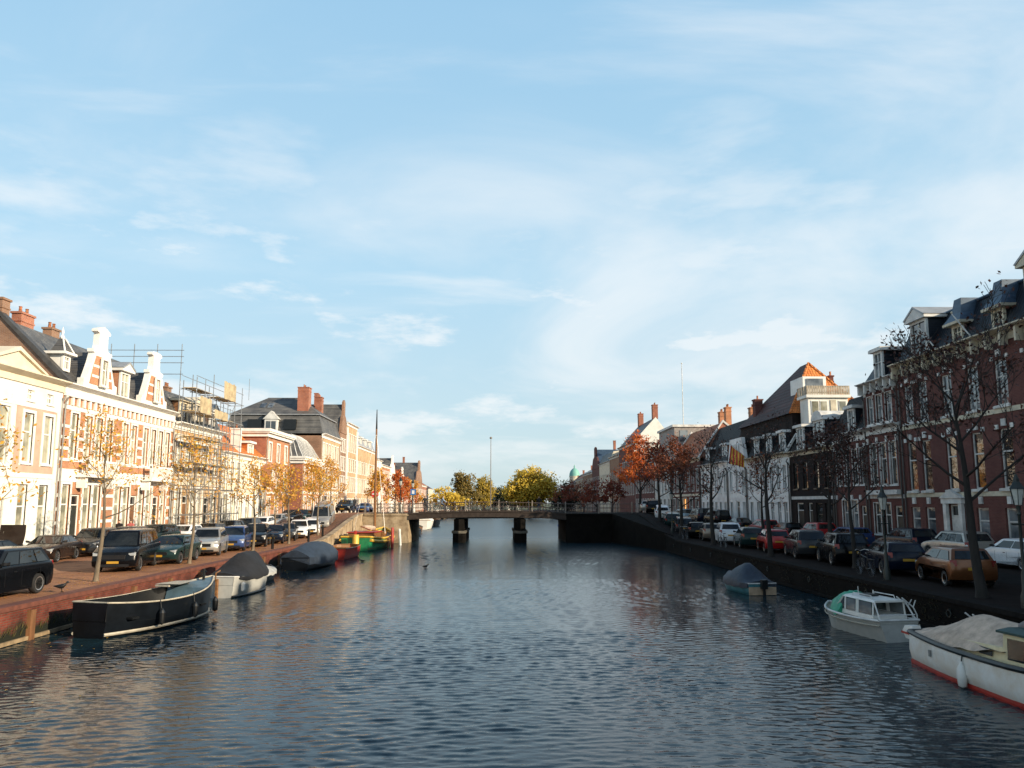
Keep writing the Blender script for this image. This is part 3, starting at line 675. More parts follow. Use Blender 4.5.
# R3 near black ivy house
r=house('near_black_house','near black brick house with black mansard, right of the white stucco row','R',56.2,64.8,8.0,br_black,
  [(5.2,7.4,[1.2,3.2,5.4,7.4],.9,'sash',0,gl_d),(1.6,4.0,[5.6,7.3],1.2,'sash',0,gl_d)],doors=[(1.8,1.5,2.8,blackpaint,offwhite,False),(3.9,.9,2.8,dkwood,greywhite,False)],D=8,bandz=[(4.3,4.55)],bandm=greywhite,fm=dkwood,wallm2=br_black,plinth=blackpaint)
cornice(r,8.6,Z(8.4),.5,.4,paleyellow)
rf=roofx(r,8.6,[(0,Z(8.4)),(1.6,Z(11.0)),(4.5,Z(11.4)),(8,Z(8.4))],pan_black,br_black)
dormer(r,2.2,.1,Z(8.5),1.5,1.9,2.0,'flat',greywhite,zinc,gl_b,cheek=slate_blue)
dormer(r,5.9,.1,Z(8.5),1.9,2.1,2.0,'arch',greywhite,zinc,gl_b,cheek=slate_blue)
e=MB(); e.prism([(-.5,Z(8.4)),(-.3,Z(8.4)),(1.65,Z(11.3)),(1.4,Z(11.3))],-.02,.22,'x'); e.build('party_coping',greywhite,r)
# Q orange hipped house behind
q=thing('orange_hipped_house','tall house with orange tiled hip and white roof terrace, standing behind the near black house','house',(29.5,72.6,G))
w=MB(); w.box(-3.3,3.3,-7.1,7.2,0,Z(12.0)); w.build('wall',br_black,q)
rf=MB()
e0=[(-3.6,-7.4,Z(12.0)),(3.6,-7.4,Z(12.0)),(3.6,7.5,Z(12.0)),(-3.6,7.5,Z(12.0))]; a=(0,-3.3,Z(17.3)); b_=(0,-1.4,Z(17.3))
rf.poly([e0[0],e0[1],a],0); rf.poly([e0[1],e0[2],b_,a],0); rf.poly([e0[2],e0[3],b_],1); rf.poly([e0[3],e0[0],a,b_],1); rf.poly(e0,1)
rfo=rf.build('roof',[pan_orange,pan_dark],q)  # slopes away from the sun get their shade from the darker tile colour
hp=MB(); hp.tube([e0[0],a],.12,5); hp.tube([e0[1],a],.12,5); hp.build('hip_tile',pan_orange,rfo)
chimney(rfo,-2.6,3.6,Z(12.5),Z(14.6),.8,.8,br_dark,1); chimney(rfo,2.2,-3,Z(14),Z(16.0),.4,.4,br_dark,1)
t=MB(); t.box(-2.7,.8,-9.2,-7.5,Z(9.0),Z(13.1)); t.box(-2.9,1.0,-9.4,-7.3,Z(13.1),Z(13.35)); t.build('terrace_block',stucco,q)
for x,m_ in ((-2.1,gl_l),(-1.35,gl_l),(.3,gl_l)):
    t=MB(); t.box(x-.33,x+.33,-9.25,-9.202,Z(11.6),Z(12.85)); t.box(x-.27,x+.27,-9.27,-9.252,Z(11.67),Z(12.78),1); t.build('window',[white,m_],q)
t=MB(); t.box(-.75,-.25,-9.26,-9.202,Z(11.3),Z(12.9)); t.build('terrace_door',paleyellow,q)
t=MB()
for k in range(18): x=-2.75+k*3.6/17; t.box(x-.085,x+.085,-9.35,-9.31,Z(13.35),Z(14.15))
t.box(-2.85,.95,-9.31,-9.25,Z(14.02),Z(14.13)); t.box(-2.85,.95,-9.31,-9.25,Z(13.5),Z(13.6))
for k in range(4): y=-9.25+k*.52; t.box(-2.85,-2.81,y,y+.42,Z(13.35),Z(14.15))
t.build('terrace_railing',mat('weathered_slats',(.40,.34,.26),.8,var=.4),q)
t=MB(); t.box(-2.3,-.2,-7.35,-4.5,Z(12.3),Z(15.3)); t.build('roof_room',white,q); t=MB(); t.box(-2.0,-.5,-7.42,-7.352,Z(14.2),Z(15.1)); t.build('roof_room_window',gl_b,q)
# R4 white stucco row
r=house('white_stucco_house','white stucco house with black roof and two pale dormers, left of the near black house','R',64.9,76.2,8.15,offwhite,
  [(5.2,7.4,[1.2,3.1,5.0,6.9,8.6,10.1],.7,'sash',.05,gl_d),(1.8,4.1,[1.2,3.1,6.9,8.6,10.1],.72,'sash',.05,gl_d)],doors=[(5.0,1.1,3.0,dkwood,offwhite)],D=10,bandz=[(4.5,4.75)],bandm=offwhite,fm=offwhite,plinth=greywhite)
cornice(r,11.3,Z(8.5),.5,.4,paleyellow)
rf=roofx(r,11.3,[(0,Z(8.5)),(1.7,Z(11.4)),(4.0,Z(12.2)),(10,Z(8.4))],pan_black,br_black)
for u in (2.6,6.0,9.4): dormer(r,u,.15,Z(8.55),1.25,1.8,2.0,'flat',offwhite,zinc,gl_b,cheek=slate_blue)
chimney(rf,1.0,4.2,Z(11.5),Z(13.0),1.1,.9,br_black,2); chimney(rf,5.2,3.4,Z(10.8),Z(13.0),1.7,1.2,br_black,2)
r=house('white_gabled_house','white stucco house with broad front gable, behind the striped flag','R',76.3,82.6,8.2,offwhite,
  [(5.2,7.4,[1.1,3.1,5.2],.7,'sash',.05,gl_d),(1.8,4.1,[1.1,5.2],.72,'sash',.05,gl_d)],doors=[(3.1,1.1,3.0,dkwood,offwhite)],D=10,bandz=[(4.5,4.75)],bandm=offwhite,fm=offwhite,plinth=greywhite)
g=MB(); g.prism([(0.2,Z(8.2)),(6.1,Z(8.2)),(5.2,Z(10.9)),(1.2,Z(10.9))],-.05,.3,'y'); g.build('front_gable',offwhite,r)
for u in (2.4,3.9): window(r,u,Z(8.9),.8,1.3,'sash',offwhite,gl_d,.08,True,y=-.16)
rf=roofx(r,6.3,[(.4,Z(8.2)),(.9,Z(10.8)),(4.5,Z(12.0)),(10,Z(8.4))],pan_black,offwhite); chimney(rf,5.6,4.4,Z(11.4),Z(13.1),.9,.8,br_brown,2)
r=house('white_plain_house','plain white stucco house between the red tiled roof and the gabled white house','R',82.7,93.9,8.3,offwhite,
  [(5.2,7.4,[1.1,2.9,4.7,6.5,8.3,10.1],.7,'sash',.05,gl_d),(1.8,4.1,[1.1,2.9,6.5,8.3,10.1],.72,'sash',.05,gl_d)],doors=[(4.7,1.1,3.0,dkwood,offwhite)],D=10,bandz=[(4.5,4.75)],bandm=offwhite,fm=offwhite,plinth=greywhite)
cornice(r,11.2,Z(8.7),.5,.4,offwhite)
rf=roofx(r,11.2,[(0,Z(8.7)),(2.7,Z(13.5)),(4,Z(13.5)),(10,Z(8.4))],pan_black,br_black)
dormer(r,2.2,.3,Z(8.9),1.3,1.7,2.2,'flat',offwhite,zinc,gl_b,cheek=slate_blue); dormer(r,9.2,.3,Z(8.9),1.6,1.7,2.4,'flat',offwhite,zinc,gl_b,cheek=pan_red)
chimney(rf,10.4,3.4,Z(13),Z(14.7),.8,.8,br_orange,2)
# R5 red tiled
r=house('red_tiled_house','dark brick shop house with ribbed red pantile roof, left of the white stucco row','R',94.0,110.0,9.3,br_dark,
  [(5.6,8.4,even(16,7,.5),.9,'sash',.1,gl_d),(1.8,4.6,[1.5,4,11,14],1.5,'cross',.1,gl_d)],D=9,bandz=[(4.9,5.2)],fm=greywhite,bandm=stone)
gl_lit=glass('lamp_lit_shop_glass',(.5,.25,.08),(.8,.5,.2)); gl_lit.node_tree.nodes['Principled BSDF'].inputs['Emission Color'].default_value=(1,.42,.10,1); gl_lit.node_tree.nodes['Principled BSDF'].inputs['Emission Strength'].default_value=1.0
for u in (6.6,8.8): window(r,u,Z(1.8),1.4,2.8,'cross',paleyellow,gl_lit,.12,False,y=-.16)
cornice(r,16,Z(9.8),.6,.5,stone)
rf=roofx(r,16,[(-.1,Z(9.8)),(3.1,Z(14.3)),(9.2,Z(9.3))],pan_red,br_red)
k=MB()
for u in (.1,15.9):
    k=MB(); k.prism([(-.2,Z(9.85)),(3.1,Z(14.6)),(9.2,Z(9.6)),(9.2,Z(9.3)),(3.1,Z(14.3)),(-.1,Z(9.8))],u-.2,u+.2,'x'); k.build('verge_coping',greywhite,rf)
chimney(rf,15.2,4,Z(13.8),Z(16.2),.9,.7,br_orange,2); chimney(rf,12.6,4,Z(13.8),Z(15.9),.9,.7,br_orange,2)
# R6 flat grey block and big white gable behind it
r=house('grey_flat_house','grey flat topped house in front of the big white gable with chimneys','R',110.2,122.0,12.2,greywhite,
  [(5.6,8.2,even(11.8,5,.5),.9,'sash',.1,gl_d),(1.8,4.6,even(11.8,4,.5),1.1,'sash',.1,gl_d),(9.2,11.3,even(11.8,5,.5),.9,'sash',.08,gl_d)],D=9,fm=greywhite)
cornice(r,11.8,Z(12.6),.4,.4,greywhite)
u_=MB(); u_.box(.5,11.2,.8,8.5,Z(12.6),Z(15.4)); u_.box(.3,11.4,.5,8.7,Z(15.4),Z(15.75),1); u_.build('attic_storey',[mat('grey_boarding',(.27,.24,.22),.7,var=.25),greywhite],r)
for y,w in ((2.2,1.2),(5.4,1.0),(7.2,.8)):
    t=MB(); t.box(11.2,11.26,y-w/2,y+w/2,Z(13.2),Z(14.9)); t.build('attic_window',gl_b,r)
r=house('white_end_gable_house','tall house with bright white end gable and two red chimneys on its dark roof','R',140,158,15.2,br_dark,
  [(5.6,8.2,even(18,7,.5),1,'sash',.1,gl_d),(9.5,12.2,even(18,7,.5),1,'sash',.1,gl_d)],D=8,wallm2=stucco,lod=True,plinth=None)
cornice(r,18,Z(15.6),.5,.5,greywhite)
rf=roofx(r,18,[(-.1,Z(15.6)),(4.2,Z(20.3)),(8,Z(15.2))],slate_blue,stucco)
chimney(rf,17.4,4.2,Z(20),Z(22.6),1.1,1.0,br_red,2); chimney(rf,3,4.2,Z(19.5),Z(22.6),1.3,1.0,br_red,2)
far_house('R','brick_house','dark brick house half hidden by the flame orange tree',122.1,139.8,11.4,br_dark,'ridge',14.2,slate_blue,8,lv3[:2]+[(9.0,10.8)],pm=gl_d,fm=greywhite,cm=greywhite)
fr=[(158.2,172,14.0,br_brown,'ridge',16.8,slate_blue,'brown house left of the white end gable, above the orange tree'),
(172.1,190,13.4,stone,'mansard',16.4,slate_blue,'pale far house on the right bank with steep slate roof'),
(190.1,205,13.0,br_dark,'gable',18.5,lead,'dark far house with pointed blue slate gable on the right bank'),
(205.1,228,12.2,br_brown,'flat',13.2,zinc,'long far brown house with a pale cornice on the right bank'),
(228.1,250,11.2,br_pale,'ridge',14.8,pan_red,'far buff house with red roof beside the green dome'),
(250.1,275,10.2,br_brown,'ridge',14.4,pan_dark,'far brown house left of the green dome'),
(275.1,300,9.2,br_dark,'ridge',13.0,pan_red,'last dark house on the right bank before the yellow willow')]
for a,b,zc,wm,rt,zr,rm,lab in fr:
    far_house('R','canal_house',lab,a,b,zc,wm,rt,zr,rm,max(4,int((b-a)/2.6)),lv3[:2]+[(9.0,10.8)],cm=greywhite,pm=gl_d,fm=greywhite)
# green domed tower
d=thing('domed_tower','small tower with copper green dome far off over the right bank roofs','tower',(32.2,320,G)); d.scale=(.55,.55,.86)
t=MB(); t.lathe([(4,0),(4,16.2),(4.3,16.4),(4.3,16.8)],(0,0,0),12); t.build('wall',stone,d,40)
t=MB(); t.lathe([(4.1,16.8),(4.0,18),(3.2,19.4),(1.8,20.4),(.6,20.8),(.5,21.8),(.05,22.6)],(0,0,0),12); t.build('roof',copper,d,40)
# ------------------------------------------------------------------ CARS
tyre=mat('tyre_rubber',(.012,.012,.012),.8); rimm=mat('alloy_rim',(.55,.56,.57),.3,metal=.8,var=.1); carglass=glass('car_glass',(.006,.008,.009),(.02,.024,.026),ior=1.5,rough=.02)
lampw=mat('headlamp_glass',(.34,.36,.37),.12,var=.1); lampr=mat('tail_lamp_red',(.20,.006,.006),.25,var=.15); platey=mat('yellow_plate',(.42,.23,.02),.6,var=.08); platew=mat('white_plate',(.7,.7,.68),.5)
grillm=mat('car_grille',(.012,.012,.013),.35); chrome=mat('chrome_trim',(.7,.7,.7),.12,metal=1,var=.02)
def paint(name,c,metal=.15):
    m=mat(name,c,.2 if max(c)<.1 else .3,metal=metal,var=.1,scale=1.5,coat=.5 if max(c)>.1 else .12,spec=.3 if max(c)>.1 else .16)
    return m
# type: L, W, H, hood height, belt height, wheelbase, wheel r, windscreen base x, roof front x, roof rear x, rear base x (x from centre, + is front)
CT={'hatch':(3.85,1.72,1.52,.98,.99,2.5,.31,1.18,.42,-1.52,-1.82,.12),
 'sedan':(4.6,1.8,1.46,.95,.98,2.75,.32,1.05,.25,-1.0,-1.72,.55),
 'estate':(4.65,1.8,1.5,.96,.99,2.75,.32,1.05,.3,-1.85,-2.2,.12),
 'suv':(4.5,1.86,1.70,1.08,1.08,2.7,.36,1.05,.4,-1.75,-2.1,.15),
 'mpv':(4.4,1.82,1.66,1.02,1.02,2.7,.33,1.35,.4,-1.75,-2.08,.12),
 'van':(5.1,1.94,1.95,1.15,1.14,3.1,.35,1.75,.95,-2.3,-2.46,.1),
 'bigvan':(5.6,2.0,2.4,1.2,1.25,3.4,.36,2.05,1.25,-2.62,-2.74,.06)}
CM={}
def car_meshes(ty):
    if ty in CM: return CM[ty]
    L,W,H,zh,zb,wb,wr,xw0,xw1,xr1,xr0,boot=CT[ty]
    xf,xr=wb/2+.02,-wb/2+.02; ra=wr+.065; h2=L/2
    P=[];fix=[]
    def add(x,z,f=0): P.append((x,z)); fix.append(f)
    add(-h2+.10,.30); add(-h2+.3,.24)
    for c in (xr,xf):
        add(c-ra,.24,1)
        for k in range(1,8): a=math.pi-math.pi*k/8; add(c+ra*math.cos(a),wr+.02+ra*math.sin(a)*.98,1)
        add(c+ra,.24,1)
    add(h2-.28,.23); add(h2-.08,.30); add(h2,.46); add(h2-.015,.62); add(h2-.10,zh*.83); add(h2-.34,zh*.92); add((xw0+h2-.34)/2,zh*.985); add(xw0+.04,zh+.02)
    add(xw0-.3,zb+.05); add(0,zb+.06); add(xr0+.25,zb+.06); add(xr0-.02,zb+.05)
    if boot>.3: add(-h2+.1,zb+.01)
    add(-h2+.015,zb-.10); add(-h2-.0,.66); add(-h2+.02,.46)
    rs=[]
    for t in (-1,-.975,-.9,-.5,0,.5,.9,.975,1):
        a=abs(t); ring=[]
        for (x,z),f in zip(P,fix):
            bow=.10*(1-a*a) if x>h2-.4 else (-.06*(1-a*a) if x<-h2+.3 else 0)
            if not f:
                if a==1: x*=.955; z=z-(.10 if z>.5 else -.04)
                elif a>.95: x*=.978; z=z-(.035 if z>.5 else -.01)
                elif a>.8: x*=.992
                if z>zb-.05: z+=.05*(1-a*a)
                x+=bow
            ring.append((x,t*W/2,z))
        rs.append(ring)
    m=MB(); m.rings(rs)
    # glasshouse
    def ringg(f):   # f 0 belt .. 1 roof edge
        wy=(W/2*.93)*(1-f)+(W/2*.74)*f; z=zb*(1-f)+(H-.075)*f
        fx=xw0*(1-f)+xw1*f; rx=xr0*(1-f)+xr1*f
        return fx,rx,wy,z
    def ring8(f,inset=0,dz=0):
        fx,rx,wy,z=ringg(f); fx-=inset; rx+=inset; wy-=inset*.8; z+=dz
        return [(fx+.09,0,z),(fx+.07,wy*.55,z),(fx,wy,z),((fx+rx)/2,wy+.015,z),(rx,wy,z),(rx-.06,wy*.55,z),(rx-.08,0,z),(rx-.06,-wy*.55,z),(rx,-wy,z),((fx+rx)/2,-wy-.015,z),(fx,-wy,z),(fx+.07,-wy*.55,z)]
    m.rings([ring8(-.12),ring8(0),ring8(1),ring8(1,.08,.045),ring8(1,.3,.072),ring8(1,.55,.08)])
    body=m.mesh('body',[blackpaint],32)
    def P3(f,side,u):   # point on the side plane
        fx,rx,wy,z=ringg(f); return (rx+(fx-rx)*u,side*(wy+.024-.0*abs(u)),z)
    parts=[('body',body,None)]
    g=MB(); fx0,_,wy0,z0=ringg(.10); fx1,_,wy1,z1=ringg(.93); e=.012
    ys=[-.9,-.55,0,.55,.9]
    def bowf(t): return .09 if t==0 else (.07 if abs(t)<.6 else .02)
    for i in range(4):
        a,b=ys[i],ys[i+1]
        g.poly([(fx0+bowf(a)+e,wy0*a,z0+e),(fx0+bowf(b)+e,wy0*b,z0+e),(fx1+bowf(b)+e,wy1*b,z1+e),(fx1+bowf(a)+e,wy1*a,z1+e)])
    parts.append(('windscreen',g.mesh('windscreen',carglass,30),None))
    g=MB(); _,rx0,wy0,z0=ringg(.22); _,rx1,wy1,z1=ringg(.9)
    for i in range(4):
        a,b=ys[i]*.92,ys[i+1]*.92
        g.poly([(rx0-bowf(ys[i])*.9-e,wy0*a,z0+e),(rx0-bowf(ys[i+1])*.9-e,wy0*b,z0+e),(rx1-bowf(ys[i+1])*.9-e,wy1*b,z1+e),(rx1-bowf(ys[i])*.9-e,wy1*a,z1+e)])
    parts.append(('rear_window',g.mesh('rear_window',carglass,30),None))
    cuts={'hatch':[.05,.47,.90],'sedan':[.06,.48,.93],'estate':[.04,.30,.62,.93],'suv':[.04,.28,.62,.93],'mpv':[.04,.28,.60,.93],'van':[.03,.3,.66,.93],'bigvan':[.70,.94]}[ty]
    for s_ in (-1,1):
        for i in range(len(cuts)-1):
            a,b=cuts[i]+.012,cuts[i+1]-.012
            g=MB(); lo,hi=.13,.90
            a2=a+.05 if i==0 else a; b2=b-.02 if i==len(cuts)-2 else b
            g.poly([P3(lo,s_,a),P3(lo,s_,b),P3(hi,s_,b2),P3(hi,s_,a2)])
            parts.append(('side_window',g.mesh('side_window',carglass),None))
    w=MB(); w.lathe([(wr*.55,-.1),(wr*.93,-.105),(wr,-.07),(wr,.07),(wr*.93,.105),(wr*.55,.1)],(0,0,0),18,0,'y'); wm=w.mesh('wheel',tyre,40)
    q=MB(); q.lathe([(.02,.075),(.06,.085),(.07,.06),(wr*.5,.045),(wr*.56,.02)],(0,0,0),14,1,'y'); q.lathe([(wr*.57,.02),(wr*.60,.10),(wr*.68,.108),(wr*.68,.02)],(0,0,0),18,0,'y')
    for k in range(7):
        a=2*math.pi*k/7; c_,s_=math.cos(a),math.sin(a)
        q.rings([[(c_*r-s_*o,y,s_*r+c_*o) for o,y in ((-.028,.06),(.028,.06),(.024,.1),(-.024,.1))] for r in (.04,wr*.62)])
    rmm=q.mesh('rim',[rimm,grillm],35)
    def lamp(x,y,z,sx,sy,sz): 
        b=MB(); b.rings([[(x-sx,y-sy,z-sz*.6),(x-sx,y+sy,z-sz*.6),(x-sx,y+sy,z+sz),(x-sx,y-sy,z+sz)],[(x+sx*.5,y-sy,z-sz),(x+sx*.5,y+sy,z-sz),(x+sx*.5,y+sy,z+sz),(x+sx*.5,y-sy,z+sz)],[(x+sx,y-sy*.75,z-sz*.7),(x+sx,y+sy*.75,z-sz*.7),(x+sx,y+sy*.75,z+sz*.5),(x+sx,y-sy*.75,z+sz*.5)]]); return b
    for s_ in(-1,1):
        parts.append(('headlight',lamp(h2-.20,s_*W*.40,zh*.74,.17,.17,.085).mesh('headlight',lampw),None))
        tall=ty in('suv','mpv','van','bigvan','estate','hatch')
        b=MB(); zz=zb-.13; hh=.16 if not tall else .2
        x0=-h2-.012; b.rings([[(x0+.22,s_*(W/2-.03),zz),(x0+.22,s_*(W/2-.04),zz+hh*.8),(x0+.30,s_*(W/2-.2),zz+hh),(x0+.3,s_*(W/2-.2),zz-.02)],[(x0+.10,s_*(W/2-.015),zz-.03),(x0+.12,s_*(W/2-.03),zz+hh),(x0-.01,s_*(W/2-.22),zz+hh),(x0-.03,s_*(W/2-.22),zz-.03)]])
        parts.append(('tail_light',b.mesh('tail_light',lampr),None))
        b=MB(); b.rings([[(xw0-.38,s_*(W/2-.08),zb+.08),(xw0-.30,s_*(W/2-.08),zb+.08),(xw0-.30,s_*(W/2-.08),zb+.14),(xw0-.38,s_*(W/2-.08),zb+.14)],[(xw0-.42,s_*(W/2+.06),zb+.06),(xw0-.26,s_*(W/2+.06),zb+.08),(xw0-.26,s_*(W/2+.06),zb+.19),(xw0-.42,s_*(W/2+.06),zb+.2)],[(xw0-.40,s_*(W/2+.17),zb+.08),(xw0-.29,s_*(W/2+.15),zb+.1),(xw0-.29,s_*(W/2+.15),zb+.18),(xw0-.40,s_*(W/2+.17),zb+.2)]])
        parts.append(('wing_mirror',b.mesh('wing_mirror',grillm),None))
    sm=MB()
    for s_ in(-1,1):
        for x in (xw0-.45,xw0-1.35,xr0+.75):
            if ty=='bigvan' and x<0: continue
            sm.box(x-.006,x+.006,s_*(W/2)-.004 if s_>0 else -W/2-.004,s_*(W/2)+.004 if s_>0 else -W/2+.004,.42,zb-.12)
        sm.box(xf-ra-.95,xf-ra-.80,s_*W/2-.012,s_*W/2+.012,zb-.2,zb-.165)
    parts.append(('door_seam',sm.mesh('door_seam',grillm),None))
    b=MB(); b.box(h2+.02,h2+.095,-W*.27,W*.27,zh*.55,zh*.72); b.box(h2-.05,h2+.08,-W*.36,W*.36,.28,.40); parts.append(('grille',b.mesh('grille',grillm),None))
    b=MB(); b.box(h2+.06,h2+.104,-.26,.26,.43,.54); parts.append(('front_plate',b.mesh('license_plate',platey),None))
    b=MB(); zz=.68 if ty!='sedan' else .6; b.box(-h2-.08,-h2-.02,-.26,.26,zz,zz+.11); parts.append(('rear_plate',b.mesh('license_plate',platey),None))
    for x in(xf,xr):
        for s_ in(-1,1): parts.append(('wheel',wm,((x,s_*(W/2-.10),wr),s_)))
    CM[ty]=(parts,rmm); return CM[ty]
BODY={}
def car(ty,pm,X,Y,heading,label,group=None,tilt=None,name='parked_car',plate=None,cat='car'):
    parts,rmm=car_meshes(ty)
    z0=quay_z(X,Y)+.008
    root=thing(name,label,cat,(X,Y,z0),heading,group)
    dy=1.2; sl=math.atan((quay_z(X,Y+dy)-quay_z(X,Y-dy))/(2*dy))
    root.rotation_euler=(0,-sl*math.sin(heading),heading); root.scale=(.89,.89,.89)
    for nm,me,ex in parts:
        if nm=='body':
            k=(ty,pm.name)
            if k not in BODY:
                c=me.copy(); c.materials.clear(); c.materials.append(pm); BODY[k]=c
            link('body',BODY[k],root)
        elif nm=='wheel':
            loc,s_=ex; o=link('wheel',me,root,loc); 
            link('rim',rmm,o,None,0 if s_>0 else math.pi)
        else: link('license_plate' if 'plate' in nm else nm,me,root)
    return root
P=dict(black=paint('black_car_paint',(.004,.0045,.006)),navy=paint('navy_car_paint',(.006,.010,.022)),blue=paint('blue_car_paint',(.03,.06,.17)),silver=paint('silver_car_paint',(.42,.41,.38),.55),
 grey=paint('grey_car_paint',(.045,.047,.05),.4),white=paint('white_car_paint',(.74,.75,.76),0),red=paint('red_car_paint',(.36,.012,.014)),bronze=paint('bronze_car_paint',(.17,.065,.025),.5),
 dgreen=paint('dark_teal_car_paint',(.012,.03,.03)),beige=paint('champagne_car_paint',(.24,.20,.16),.4),dbrown=paint('dark_brown_car_paint',(.022,.014,.011),.3),ltblue=paint('pale_blue_car_paint',(.25,.34,.40),.4))
AW=-math.pi/2; AWAY=math.pi/2   # heading -Y (towards the camera) / +Y
gl='cars parked along the left canal edge'; gl2='cars parked along the left house fronts'; gr='cars parked along the right canal edge'; gr2='cars parked along the right house fronts'
c1=car('suv',P['black'],-15.9,23.8,AW,'glossy black sport utility car cut by the left edge of the photo',gl)
c2=car('van',P['black'],-16.8,34.3,R(-78),'black passenger van parked right behind the nearest quay tree',gl,name='parked_van',cat='van')
car('estate',P['dgreen'],-16.4,38.0,R(-85),'dark estate car directly behind the black van',gl)
car('suv',P['silver'],-16.8,43.6,R(-78),'silver sport utility car with yellow plate between the dark estate and the blue car',gl)
car('mpv',P['blue'],-16.8,47.8,R(-78),'blue people carrier just past the silver sport utility car',gl)
car('suv',P['black'],-16.8,52.0,R(-78),'black car right behind the blue people carrier',gl)
car('estate',P['navy'],-16.8,56.0,R(-78),'navy estate between the black car and the dark grey hatchback',gl)
car('hatch',P['grey'],-16.9,59.8,R(-78),'dark grey hatchback right before the white cars',gl)
car('suv',P['white'],-17.0,63.8,R(-78),'white car nearest to the silver van',gl)
car('hatch',P['white'],-17.0,67.9,R(-78),'second white car, half hidden between the white car and the silver van',gl)
car('bigvan',P['silver'],-17.2,73.0,R(-84),'tall silver grey van at the foot of the bridge ramp',gl,name='parked_van',cat='van')
car('mpv',P['black'],-17.8,86.5,AW,'dark people carrier at the top of the bridge ramp behind the silver van',gl)
car('hatch',P['blue'],-16.6,92,AW,'blue hatchback beyond the bridge ramp',gl)
# second row by the houses
hood=car('sedan',P['black'],-22.9,34.3,AWAY,'black car with its bonnet raised, in front of the white house',gl2)
L_=MB(); rs=[]
for k in range(6):
    f=k/5; x=1.12+.38*f+.10*math.sin(math.pi*f); z=1.02+1.12*f; w_=.74-.08*f
    rs.append([(x,-w_,z),(x,w_,z),(x+.05,w_-.02,z-.03),(x+.05,-w_+.02,z-.03)])
L_.rings(rs); L_.build('bonnet',P['dbrown'],hood,30)
L_=MB(); L_.tube([(1.5,.5,.98),(1.45,.45,1.8)],.012,5); L_.build('bonnet_stay',chrome,hood)
car('sedan',P['dbrown'],-23.0,38.9,R(-80),'dark brown saloon in front of the banded gable house, left of the van',gl2)
car('suv',P['grey'],-23.1,43.2,R(-80),'dark grey car right behind the dark brown saloon',gl2)
car('mpv',P['grey'],-23.1,46.9,R(-82),'grey people carrier mostly hidden behind the black van',gl2)
car('suv',P['dgreen'],-23,50.6,AW,'dark teal sport utility car seen over the roof of the black van',gl2)
car('hatch',P['white'],-23,55.2,AW,'white hatchback in front of the scaffolding',gl2)
car('estate',P['black'],-23,59.6,AW,'black estate by the scaffolding, behind the white hatchback',gl2)
car('mpv',P['navy'],-23,64,AW,'navy car in front of the low orange roofed house',gl2)
car('suv',P['grey'],-23,68.4,AW,'grey car before the white pilasters of the orange roofed house',gl2)
car('hatch',P['white'],-22.9,72.8,AW,'small white car in front of the flat topped brick house',gl2)
car('estate',P['silver'],-22.9,77.2,AW,'silver estate in front of the flat topped brick house',gl2)
car('suv',P['black'],-22.8,81.8,AW,'black sport utility car at the side street before the ribbed corner house',gl2)
car('mpv',P['dgreen'],-22.8,87,AW,'dark green people carrier by the ribbed corner house',gl2)
# right canal edge
car('hatch',P['navy'],16.4,21.1,R(80),'dark blue car cut by the right edge of the photo, beside the big tree',gr)
car('hatch',P['bronze'],16.75,27.55,R(80),'bronze hatchback with silver wheels parked left of the big tree',gr)
car('estate',P['navy'],16.75,31.95,R(80),'dark blue estate just ahead of the bronze hatchback',gr)
car('suv',P['black'],16.75,36.55,R(80),'black car with pale wheels, second ahead of the bronze hatchback',gr)
car('mpv',P['grey'],16.75,40.95,R(80),'dark grey people carrier just nearer than the red hatchback on the canal edge',gr)
car('hatch',P['red'],16.75,45.65,R(80),'bright red hatchback on the right canal edge',gr)
car('estate',P['dgreen'],16.75,50.15,R(80),'dark teal estate just beyond the red hatchback',gr)
car('suv',P['white'],16.75,54.85,R(80),'white car on the right canal edge beside the slim bare tree',gr)
car('hatch',P['beige'],16.75,59.25,R(80),'champagne hatchback just beyond the white canal edge car',gr)
car('estate',P['black'],16.75,63.65,R(80),'black estate beyond the champagne hatchback',gr)
car('mpv',P['grey'],16.75,68.05,R(80),'grey people carrier with its roof catching the light, near the right bridge ramp',gr)
car('estate',P['dgreen'],16.75,72.45,R(80),'dark teal estate third from the far end of the right canal edge row',gr)
car('hatch',P['white'],16.75,76.85,R(80),'white hatchback with red lights on the right bridge ramp',gr)
car('suv',P['black'],16.75,81.25,R(80),'black car last of the right row at the bridge ramp',gr)
car('hatch',P['silver'],17.0,86.2,R(82),'small silver car beyond the last black car on the right bridge ramp',gr)
# right house side
car('hatch',P['white'],23.4,33.4,AWAY,'white hatchback parked by the brick mansion, right of the big tree',gr2)
car('suv',P['silver'],23.5,38.2,AWAY,'silver car by the mansion wall behind the bronze hatchback',gr2)
car('suv',P['navy'],23.6,43,AWAY,'dark blue car by the mansion wall, left of the silver one',gr2)
car('estate',P['blue'],23.6,50.4,AWAY,'blue car in front of the dormered brick house',gr2)
car('suv',P['red'],23.6,55.4,AWAY,'red car in front of the near black house',gr2)
car('hatch',P['black'],23.6,61.2,AWAY,'black hatchback in front of the near black house doors',gr2)
car('mpv',P['red'],23.6,66.6,AWAY,'dark red people carrier in front of the white stucco house',gr2)
car('sedan',P['black'],23.6,73.2,AWAY,'black saloon in front of the white stucco house windows',gr2)
car('van',P['black'],23.2,79.5,AWAY,'black van before the house with the striped flag',gr2,name='parked_van',cat='van')
car('van',P['navy'],23.4,87.0,AWAY,'dark blue van in front of the plain white house',gr2,name='parked_van',cat='van')
car('van',P['ltblue'],23.4,95.0,AWAY,'pale blue van in front of the lamp lit shop windows',gr2,name='parked_van',cat='van')
car('hatch',P['grey'],23.4,101,AWAY,'grey hatchback past the lamp lit shop windows',gr2)
